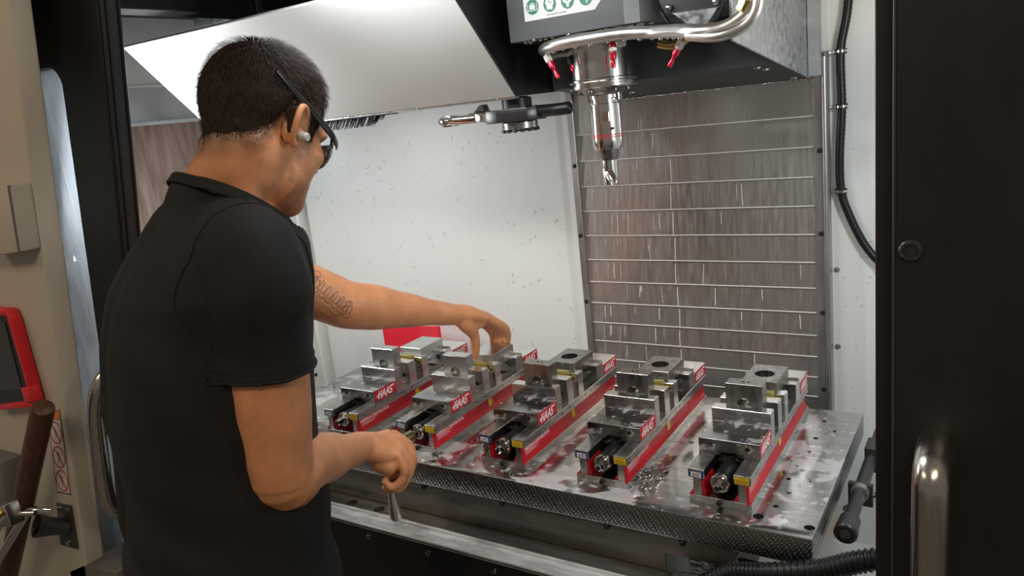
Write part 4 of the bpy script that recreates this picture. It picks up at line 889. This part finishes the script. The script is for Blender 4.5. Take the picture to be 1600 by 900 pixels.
# ears
def ear(s):
    g = G(); E = lambda f_, u_, o_=0: H(s * (.0700 + o_), -.004 + f_ * .9, -.030 + u_ * .88)
    rim_ = [(.010, .006, .001), (.014, .018, .004), (.010, .029, .010), (-.002, .033, .016), (-.014, .026, .022), (-.018, .010, .023), (-.015, -.008, .018), (-.008, -.022, .010), (.001, -.029, .005), (.007, -.026, .002)]
    pts = [E(*p) for p in rim_]; P = spline(pts, 4); g.tube(P, [.0036 + .0012 * math.sin(math.pi * i / (len(P) - 1)) for i in range(len(P))], 10)
    g.tube(spline([E(.008, .010, .001), E(-.002, .018, .009), E(-.010, .006, .012), E(-.006, -.010, .008), E(.002, -.016, .003)], 4), .0042, 10)
    S(g, E(.001, -.024, .004), .0045, .0075, .0080, fr); S(g, E(.012, -.004, .001), .005, .004, .007, fr)
    c = E(-.003, .002, .003); loop = [E(*p) for p in rim_]
    for a, b in zip(loop, loop[1:]): g.prism([a, b, c], hr * s * -.003)
    S(g, E(-.004, .0, -.004), .010, .013, .024, fr)
    return remesh(g, .0017, 3, .5)
for s in (1, -1):
    h_ = ear(s); me = bpy.data.meshes.new('h'); h_.bm.to_mesh(me); h_.bm.free(); body.bm.from_mesh(me); bpy.data.meshes.remove(me)
# scalp and stubble tint: a mask on the vertices
def loc(p): d = p - HC; return d.dot(hr), d.dot(hf), d.dot(hu)
def hairline(f_, r_):                                     # lowest hair height for a forward position
    K = [(-.11, -.082), (-.085, -.086), (-.05, -.074), (-.030, -.045), (-.016, -.010), (.010, .006), (.022, -.006), (.028, -.040), (.040, -.042), (.046, -.004), (.056, .030), (.075, .046), (.12, .055)]
    for (a, b), (c, d) in zip(K, K[1:]):
        if f_ <= c: return b + (d - b) * max(0, (f_ - a)) / (c - a)
    return K[-1][1]
bvh_body = BVHTree.FromBMesh(body.bm)
lay = body.bm.verts.layers.float_color.new('tint')
for v in body.bm.verts:
    r_, f_, u_ = loc(v.co); a = 0; b = 0
    if abs(r_) < .11 and -.13 < f_ < .13 and -.16 < u_ < .12:
        hl = hairline(f_, r_); a = max(0, min(1, (u_ - hl + .022) / .030)) if (abs(r_) < .0715 or u_ > .03) else 0
        if f_ > .035 and u_ < -.062: b = max(0, min(1, (-.062 - u_) / .03)) * .8
        if .02 < f_ < .05 and -.1 < u_ < -.03: b = max(b, .35)
    v[lay] = (a, b, 0, 1)
bo = child('body', body, 'skin')
nt = MATS['skin'].node_tree; bs = nt.nodes['Principled BSDF']; src = bs.inputs['Base Color'].links[0].from_socket
at_ = node(nt, 'ShaderNodeAttribute'); at_.attribute_name = 'tint'; sp = node(nt, 'ShaderNodeSeparateColor'); nt.links.new(at_.outputs['Color'], sp.inputs[0])
nz2 = node(nt, 'ShaderNodeTexNoise'); nz2.inputs['Scale'].default_value = 700; nz2.inputs['Detail'].default_value = 2; tc2 = node(nt, 'ShaderNodeTexCoord'); nt.links.new(tc2.outputs['Object'], nz2.inputs['Vector'])
prev = src
for ch, colr, amt in ((0, (.030, .018, .012), .95), (1, (.10, .050, .032), .8)):
    mu = node(nt, 'ShaderNodeMath', operation='MULTIPLY'); nt.links.new(sp.outputs[ch], mu.inputs[0])
    mr = node(nt, 'ShaderNodeMapRange'); mr.inputs[1].default_value = .35; mr.inputs[2].default_value = .62; mr.inputs[3].default_value = .35 * amt; mr.inputs[4].default_value = amt; nt.links.new(nz2.outputs[0], mr.inputs[0]); nt.links.new(mr.outputs[0], mu.inputs[1])
    mx = node(nt, 'ShaderNodeMix', data_type='RGBA'); nt.links.new(mu.outputs[0], mx.inputs[0]); nt.links.new(prev, mx.inputs[6]); mx.inputs[7].default_value = (*colr, 1); prev = mx.outputs[2]
nt.links.new(prev, bs.inputs['Base Color'])
# ---- hair: soft cap plus short strands following the skull
def skull(d):                                             # point on the skin along direction d from the head centre
    hit = bvh_body.ray_cast(HC + d * .25, -d, .25); return hit[0], hit[1]
g = G(); rings_ = []; NU, NV = 64, 40
for j in range(NV + 1):
    ph = math.pi * j / NV; row = []
    for i in range(NU):
        th = 2 * math.pi * i / NU; d = (hr * math.cos(th) * math.sin(ph) + hf * math.sin(th) * math.sin(ph) + hu * math.cos(ph)).normalized(); p = HC + d * .085
        hit, n_ = skull(d)
        if hit and (hit - HC).length < .125: p = hit
        if loc(p)[2] < -.098: p = HC + d * .045
        r_, f_, u_ = loc(p); m_ = (u_ - hairline(f_, r_)); grow = -.004 + .0115 * max(0, min(1, (m_ - .003 + .008 * noise.noise(p * 55)) / .044)) + (.004 * max(0, min(1, (u_ - .03) / .05)))
        if abs(r_) > .073 and u_ < .0: grow = -.006
        row.append(p + d * (grow + .0012 * noise.noise(p * 90) * (grow > 0)))
    rings_.append(row)
g.rings(rings_, False); cap = remesh(g, .0030, 2, .4)
ho = child('hair', cap, 'hair')
g = G(); rnd = random.Random(4); crown = H(.012, -.055, .075); cnt = 0
bm_h = bmesh.new(); bm_h.from_mesh(ho.data); bvh_h = BVHTree.FromBMesh(bm_h); bm_h.free()
for k in range(24000):
    z_ = rnd.uniform(-.75, 1); th = rnd.uniform(0, 6.283); q = math.sqrt(1 - z_ * z_); d = hr * q * math.cos(th) + hf * q * math.sin(th) + hu * z_
    hit = bvh_h.ray_cast(HC + d * .25, -d, .25)
    if not hit[0]: continue
    p, n_ = hit[0], hit[1]; r_, f_, u_ = loc(p); m_ = u_ - hairline(f_, r_)
    if m_ < -.024 or (abs(r_) > .075 and u_ < .008): continue
    if m_ < .012 and rnd.random() > (m_ + .024) / .034: continue
    fl = (p - crown); fl = (fl - n_ * fl.dot(n_)).normalized(); L = .0065 + .011 * max(0, min(1, (u_ - .0) / .07)); L *= rnd.uniform(.7, 1.2)
    t1 = p + fl * L * .55 + n_ * L * (.28 + rnd.uniform(0, .12)); t2 = t1 + fl * L * .5 + n_ * L * rnd.uniform(-.05, .15); sd_ = fl.cross(n_) * .00032; sd_ += V((rnd.uniform(-1, 1), rnd.uniform(-1, 1), rnd.uniform(-1, 1))) * .0001; p = p - n_ * .0008
    vs_ = [g.bm.verts.new(x) for x in (p - sd_, p + sd_, t1 + sd_ * .8, t1 - sd_ * .8, t2)]; g.bm.faces.new((vs_[0], vs_[1], vs_[2], vs_[3])); g.bm.faces.new((vs_[3], vs_[2], vs_[4]))
st = child('hair_strands', g, 'hair', 0, ho); st['kind'] = 'stuff'
for s in (-1, 1):
    g = G(); 
    for k in range(60):
        f0 = rnd.uniform(0, 1); b = H(s * (.016 + .036 * f0), .0930 - .020 * f0, .002 + .004 * math.sin(3 * f0)); e = b + hr * s * .008 + hu * .003 + hf * .002; w_ = hu * .0006; g.quad([b - w_, b + w_, e + w_ * .5, e - w_ * .5])
    o = child('eyebrow', g, 'hair', 0); o['kind'] = 'stuff'
    o = child('eye', G().sphere(H(s * .031, .068, -.022), .0125, (1, 1, 1), None, 16, 12), 'label_white'); child('iris', G().lathe([(.0055, .0118), (.003, .0125), (.0005, .0127)], H(s * .031, .068, -.022), hf, 16), 'hair', 60, o)
# ---- shirt
def fold(p):                                              # cloth displacement
    d = .0042 * noise.noise(V((p.x * 9, p.y * 9, p.z * 5))) + .0022 * noise.noise(V((p.x * 22, p.y * 22, p.z * 12)))
    q = p.dot(V((.55, .25, .8))) * 34 + 2.2 * noise.noise(p * 7); amt = max(0, 1 - (p - (SR + V((-.085, -.045, -.15)))).length / .17)
    d += .0105 * amt * math.sin(q)
    q = p.dot(V((.35, .2, .92))) * 46 + 3 * noise.noise(p * 6); d += .0060 * max(0, min(1, (.36 - p.z) / .25)) * math.sin(q) * (.4 + .6 * max(0, noise.noise(p * 4) + .4))
    q = (p.z * .75 + p.x * .6) * 60 + 2 * noise.noise(p * 9); am2 = max(0, 1 - (p - SR.lerp(ER, .45)).length / .14); d += .0040 * am2 * math.sin(q)
    return d
g = G(); torso(g, .004)
a_ = (ER - SR).normalized()
cuffR = SR.lerp(ER, .475); cuffL = SL.lerp(EL, .50)
limb(g, [(SR + V((-.10, .045, .012)), .055, .085, fd), (SR + V((-.03, .012, .004)), .074, .082, fd), (SR + V((.002, 0, -.03)), .0700, .0710, fd), (SR.lerp(ER, .22), .0660, .0690, fd), (SR.lerp(ER, .38), .0655, .0690, fd), (SR.lerp(ER, .482), .0675, .0700, fd)], 32, 5, True)
limb(g, [(SL + V((.09, -.04, .02)), .055, .085, fd), (SL + V((.02, -.01, .005)), .074, .078, fd), (SL.lerp(EL, .2), .070, .068, fd), (SL.lerp(EL, .60), .068, .066, fd)], 32)
NB = V((-.190, -.372, .580)); nd = V((.15, .58, .80)).normalized()
limb(g, [(V((-.207, -.366, .515)), .105, .095, rt), (V((-.202, -.360, .555)), .082, .080, rt), (V((-.192, -.347, .598)), .0690, .0700, rt), (H(0, -.014, -.075), .064, .068, rt)], 32)
sh = remesh(g, .0045, 12, .5)
def tor_d(p):
    for a, b in zip(SEC, SEC[1:]):
        if a[0] >= p.z >= b[0]:
            t_ = (a[0] - p.z) / (a[0] - b[0]); L = lambda x, y: x + (y - x) * t_
            q = p - V((L(a[3][0], b[3][0]), L(a[3][1], b[3][1]), p.z)); return math.sqrt((q.dot(rt) / (L(a[1], b[1]) + .004)) ** 2 + (q.dot(fd) / (L(a[2], b[2]) + .004)) ** 2)
    return 9
dl_ = []
aL = (EL - SL).normalized()
dl_ += [v for v in sh.bm.verts if (v.co - cuffL).dot(aL) > 0 and (v.co - cuffL).length < .14 and (v.co - (cuffL + aL * (v.co - cuffL).dot(aL))).length < .085]
dl_ += [v for v in sh.bm.verts if v.co.z < -.104]
dl_ += [v for v in sh.bm.verts if (v.co - NB).dot(nd) > 0]
bmesh.ops.delete(sh.bm, geom=list(set(dl_)), context='VERTS')
sh.bm.normal_update()
for v in sh.bm.verts: v.co += v.normal * fold(v.co)
bvh_s = BVHTree.FromBMesh(sh.bm)
class RimV:
    def __init__(s, c): s.co = c
sh_rim = [RimV(v.co.copy()) for v in sh.bm.verts if v.is_boundary and (v.co - NB).length < .14 and abs((v.co - NB).dot(nd)) < .03]
so = child('t_shirt', sh, 'shirt'); md = so.modifiers.new('thick', 'SOLIDIFY'); md.thickness = .0016; md.offset = -1
def on_shirt(p, off=.0006):
    h_ = bvh_s.find_nearest(p); return h_[0] + h_[1] * off
# collar band, shoulder seams and sleeve hem
g = G(); rs = []
for i in range(72):
    t = 2 * math.pi * i / 72; u_ = rt; w2 = nd.cross(u_).normalized(); d = (u_ - nd * u_.dot(nd)).normalized() * math.cos(t) + w2 * math.sin(t)
    best = 0
    for hgt in (-.006, .0, .006):
        for bv in (bvh_body, bvh_s):
            h_ = bv.ray_cast(NB + nd * hgt + d * .16, -d, .15)
            if h_[0] and (h_[0] - NB).length < .125: best = max(best, (h_[0] - NB - nd * hgt).length)
    rs.append(best or .075)
for _ in range(6): rs = [(rs[i - 1] + rs[i] * 2 + rs[(i + 1) % 72]) / 4 for i in range(72)]
rows = []
for i in range(72):
    t = 2 * math.pi * i / 72; w2 = nd.cross(rt).normalized(); d = (rt - nd * rt.dot(nd)).normalized() * math.cos(t) + w2 * math.sin(t); R_ = rs[i]
    rows.append([NB + d * (R_ + a) + nd * h for a, h in ((.0030, .0080), (.0042, .0060), (.0048, -.0020), (.0060, -.0075), (.0040, -.0090), (.0005, -.0050), (-.0010, .0060), (.0005, .0085))])
rows.append(rows[0]); g.rings(rows, False); child('collar', g, 'shirt', 60, so)
def seam(pl, r_, nm='seam', sub=10):
    P = [on_shirt(p, .0002) for p in spline(pl, sub)]; child(nm, G().tube(P, r_, 8), 'shirt', 180, so)
ring_pts = []
for i in range(25):
    t = 2 * math.pi * (i / 24) ; ax = V((.92, -.30, -.25)).normalized(); u_ = ax.orthogonal().normalized(); v_ = ax.cross(u_); ring_pts.append(SR + V((-.035, .014, -.02)) + (u_ * math.cos(t) + v_ * math.sin(t)) * .088)
seam(ring_pts, .0017, 'shoulder_seam', 4)
seam([NB + rt * .07 - fd * .01, SR + V((-.06, .02, .09)), SR + V((-.015, .02, .08))], .0014, 'shoulder_seam')
for cf, ax, rr in ((cuffR, a_, .080), (cuffL, aL, .075)):
    for off, r_ in ((-.002, .0024), (-.019, .0009)):
        u_ = ax.orthogonal().normalized(); v_ = ax.cross(u_); P = []
        for i in range(65):
            t = 2 * math.pi * i / 64; q = on_shirt(cf + ax * off + (u_ * math.cos(t) + v_ * math.sin(t)) * rr, .0003)
            if abs((q - cf).dot(ax) - off) < .010 and (q - cf).length < .10: P.append((i, q))
        run = []; best = []
        for i, q in P + P:                                # longest unbroken stretch of the hem
            if run and (i - run[-1][0]) % 64 not in (0, 1): run = []
            if len(run) < 66: run.append((i, q))
            if len(run) > len(best): best = list(run)
        if len(best) > 4: child('sleeve_hem', G().tube([q for _, q in best], r_, 8), 'shirt', 180, so)
# ---- trousers and boots (below the frame)
g = G(); hip = V((-.268, -.460, -.04))
limb(g, [(hip + V((0, 0, .10)), .165, .118, rt), (hip, .178, .128, rt), (hip - Z * .10, .17, .125, rt)], 28)
for s in (-1, 1):
    a = hip + rt * s * .09; ft = V((a.x, a.y, -.95)) + rt * s * .03 - fd * .02
    limb(g, [(a, .098, .105, rt), (a.lerp(ft, .30), .086, .09, rt), (a.lerp(ft, .52) + fd * .015, .066, .07, rt), (a.lerp(ft, .72), .066, .068, rt), (ft + Z * .07, .060, .064, rt)], 24)
child('jeans', remesh(g, .008, 6), 'jeans')
for s in (-1, 1):
    ft = V((hip.x, hip.y, -.95)) + rt * s * .12 - fd * .02; g = G()
    S(g, ft + fd * .075 + Z * .042, .047, .13, .045, (rt, fd, Z)); S(g, ft + Z * .07, .046, .055, .06, (rt, fd, Z)); S(g, ft - fd * .02 + Z * .035, .044, .05, .036, (rt, fd, Z))
    g = remesh(g, .005, 3)
    for v in g.bm.verts:
        if v.co.z < -.942: v.co.z = -.9495
    child('boot', g, 'boot')
# ---- safety glasses and ear plug
gl = thing('safety_glasses', 'black wraparound safety glasses on the man', 'glasses', HC); 
def gch(name, g, mat, sm=60, par=None): o = obj(name, g, mat, None, sm); o.parent = par or gl; o.location = (-HC) if par is None else V((0, 0, 0)); return o
for s in (1, -1):
    P = spline([H(s * .0765, -.058, .030), H(s * .0785, -.030, .018), H(s * .0790, .005, .006), H(s * .0775, .035, -.004), H(s * .0720, .066, -.012), H(s * .060, .090, -.016), H(s * .052, .098, -.017)], 6)
    g = G(); rs = []
    for i, p in enumerate(P):
        T = (P[min(i + 1, len(P) - 1)] - P[max(i - 1, 0)]).normalized(); u_ = hu - T * hu.dot(T); u_.normalize(); v_ = T.cross(u_); f_ = i / (len(P) - 1); hh = .0030 + .0036 * min(1, f_ * 1.6) - (.002 if f_ > .9 else 0); ww = .0017
        rs.append([p + u_ * hh * math.cos(t) + v_ * ww * math.sin(t) for t in (2 * math.pi * q / 10 for q in range(10))])
    gch('temple', g.rings(rs), 'glass_frame')
    g = G(); rs = []
    for i in range(13):
        a = i / 12; x = .006 + .062 * a; f_ = .107 - .004 * a - .034 * a ** 3; rs.append([(H(s * x, f_, -.010 - .002 * a)), H(s * x, f_ + .002, -.020), H(s * x, f_ + .0015, -.036 + .004 * a), H(s * x, f_ - .004, -.050 + .016 * a ** 2), H(s * x, f_ - .006, -.050 + .016 * a ** 2), H(s * x, f_ - .001, -.036 + .004 * a), H(s * x, f_ - .0005, -.020), H(s * x, f_ - .0022, -.010 - .002 * a)])
    ln = gch('lens', g.rings(rs), 'glass_lens')
    P = [H(s * (.004 + .064 * i / 12), .1075 - .004 * i / 12 - .034 * (i / 12) ** 3, -.010 - .002 * i / 12) for i in range(13)]; gch('brow_bar', G().tube(P, .0030, 8), 'glass_frame')
gch('bridge', G().tube(spline([H(-.006, .108, -.012), H(0, .110, -.012), H(.006, .108, -.012)], 3), .003, 8), 'glass_frame')
ep = thing('ear_plug', 'pale grey ear plug in the right ear of the man', 'ear plug', H(.078, .004, -.040))
p0 = V((0, 0, 0)); d = (hr * .92 + hf * .25 - hu * .1).normalized()
def ech(name, g, mat): o = obj(name, g, mat, None, 40); o.parent = ep; return o
ech('plug_body', G().lathe([(.004, -.008), (.0072, -.004), (.0078, .002), (.0070, .005)], p0, d, 20), 'earplug'); ech('plug_cap', G().lathe([(.0050, .005), (.0062, .0065), (.0062, .011), (.005, .0125)], p0, d, 20), 'label_grey'); 
# ---- tattoo on the left arm
g = G(); ax = (EL - SL).normalized(); nn = V((.80, -.45, .2)).normalized(); nn = (nn - ax * nn.dot(ax)).normalized(); tt = ax.cross(nn)
if tt.z < 0: tt = -tt
def tat(s_, t_):
    c = SL.lerp(EL, .86) + ax * s_ + tt * t_; h_ = bvh_body.ray_cast(c + nn * .2, -nn, .3); return (h_[0] + h_[1] * .0004, h_[1]) if h_[0] else (None, None)
def pen(pl, wd=.0011):
    q = [tat(p.x, p.y) for p in spline([V((a, b, 0)) for a, b in pl], 5)]
    for (a, na), (b, nb) in zip(q, q[1:]):
        if a is None or b is None: continue
        s_ = (b - a).cross(na)
        if s_.length < 1e-7: continue
        s_ = s_.normalized() * wd * .5; g.quad([a - s_, b - s_, b + s_, a + s_])
for i in range(6):
    x = -.052 + i * .015; y = .012 - i * .0045
    pen([(x, y), (x + .004, y + .012), (x + .008, y + .008), (x + .004, y - .006), (x + .009, y - .010), (x + .014, y - .002), (x + .012, y + .006)])
    pen([(x + .002, y - .012), (x + .010, y - .018), (x + .016, y - .012), (x + .011, y - .006)])
pen([(-.055, .030), (-.044, .034), (-.040, .026), (-.048, .020), (-.038, .018)]); pen([(-.01, -.022), (.012, -.030), (.028, -.020), (.026, -.008), (.016, -.012), (.022, -.024), (.006, -.036), (-.016, -.034)]); pen([(.020, .0), (.030, .004), (.034, -.004), (.026, -.006)])
child('tattoo', g, 'tattoo_ink', 0)
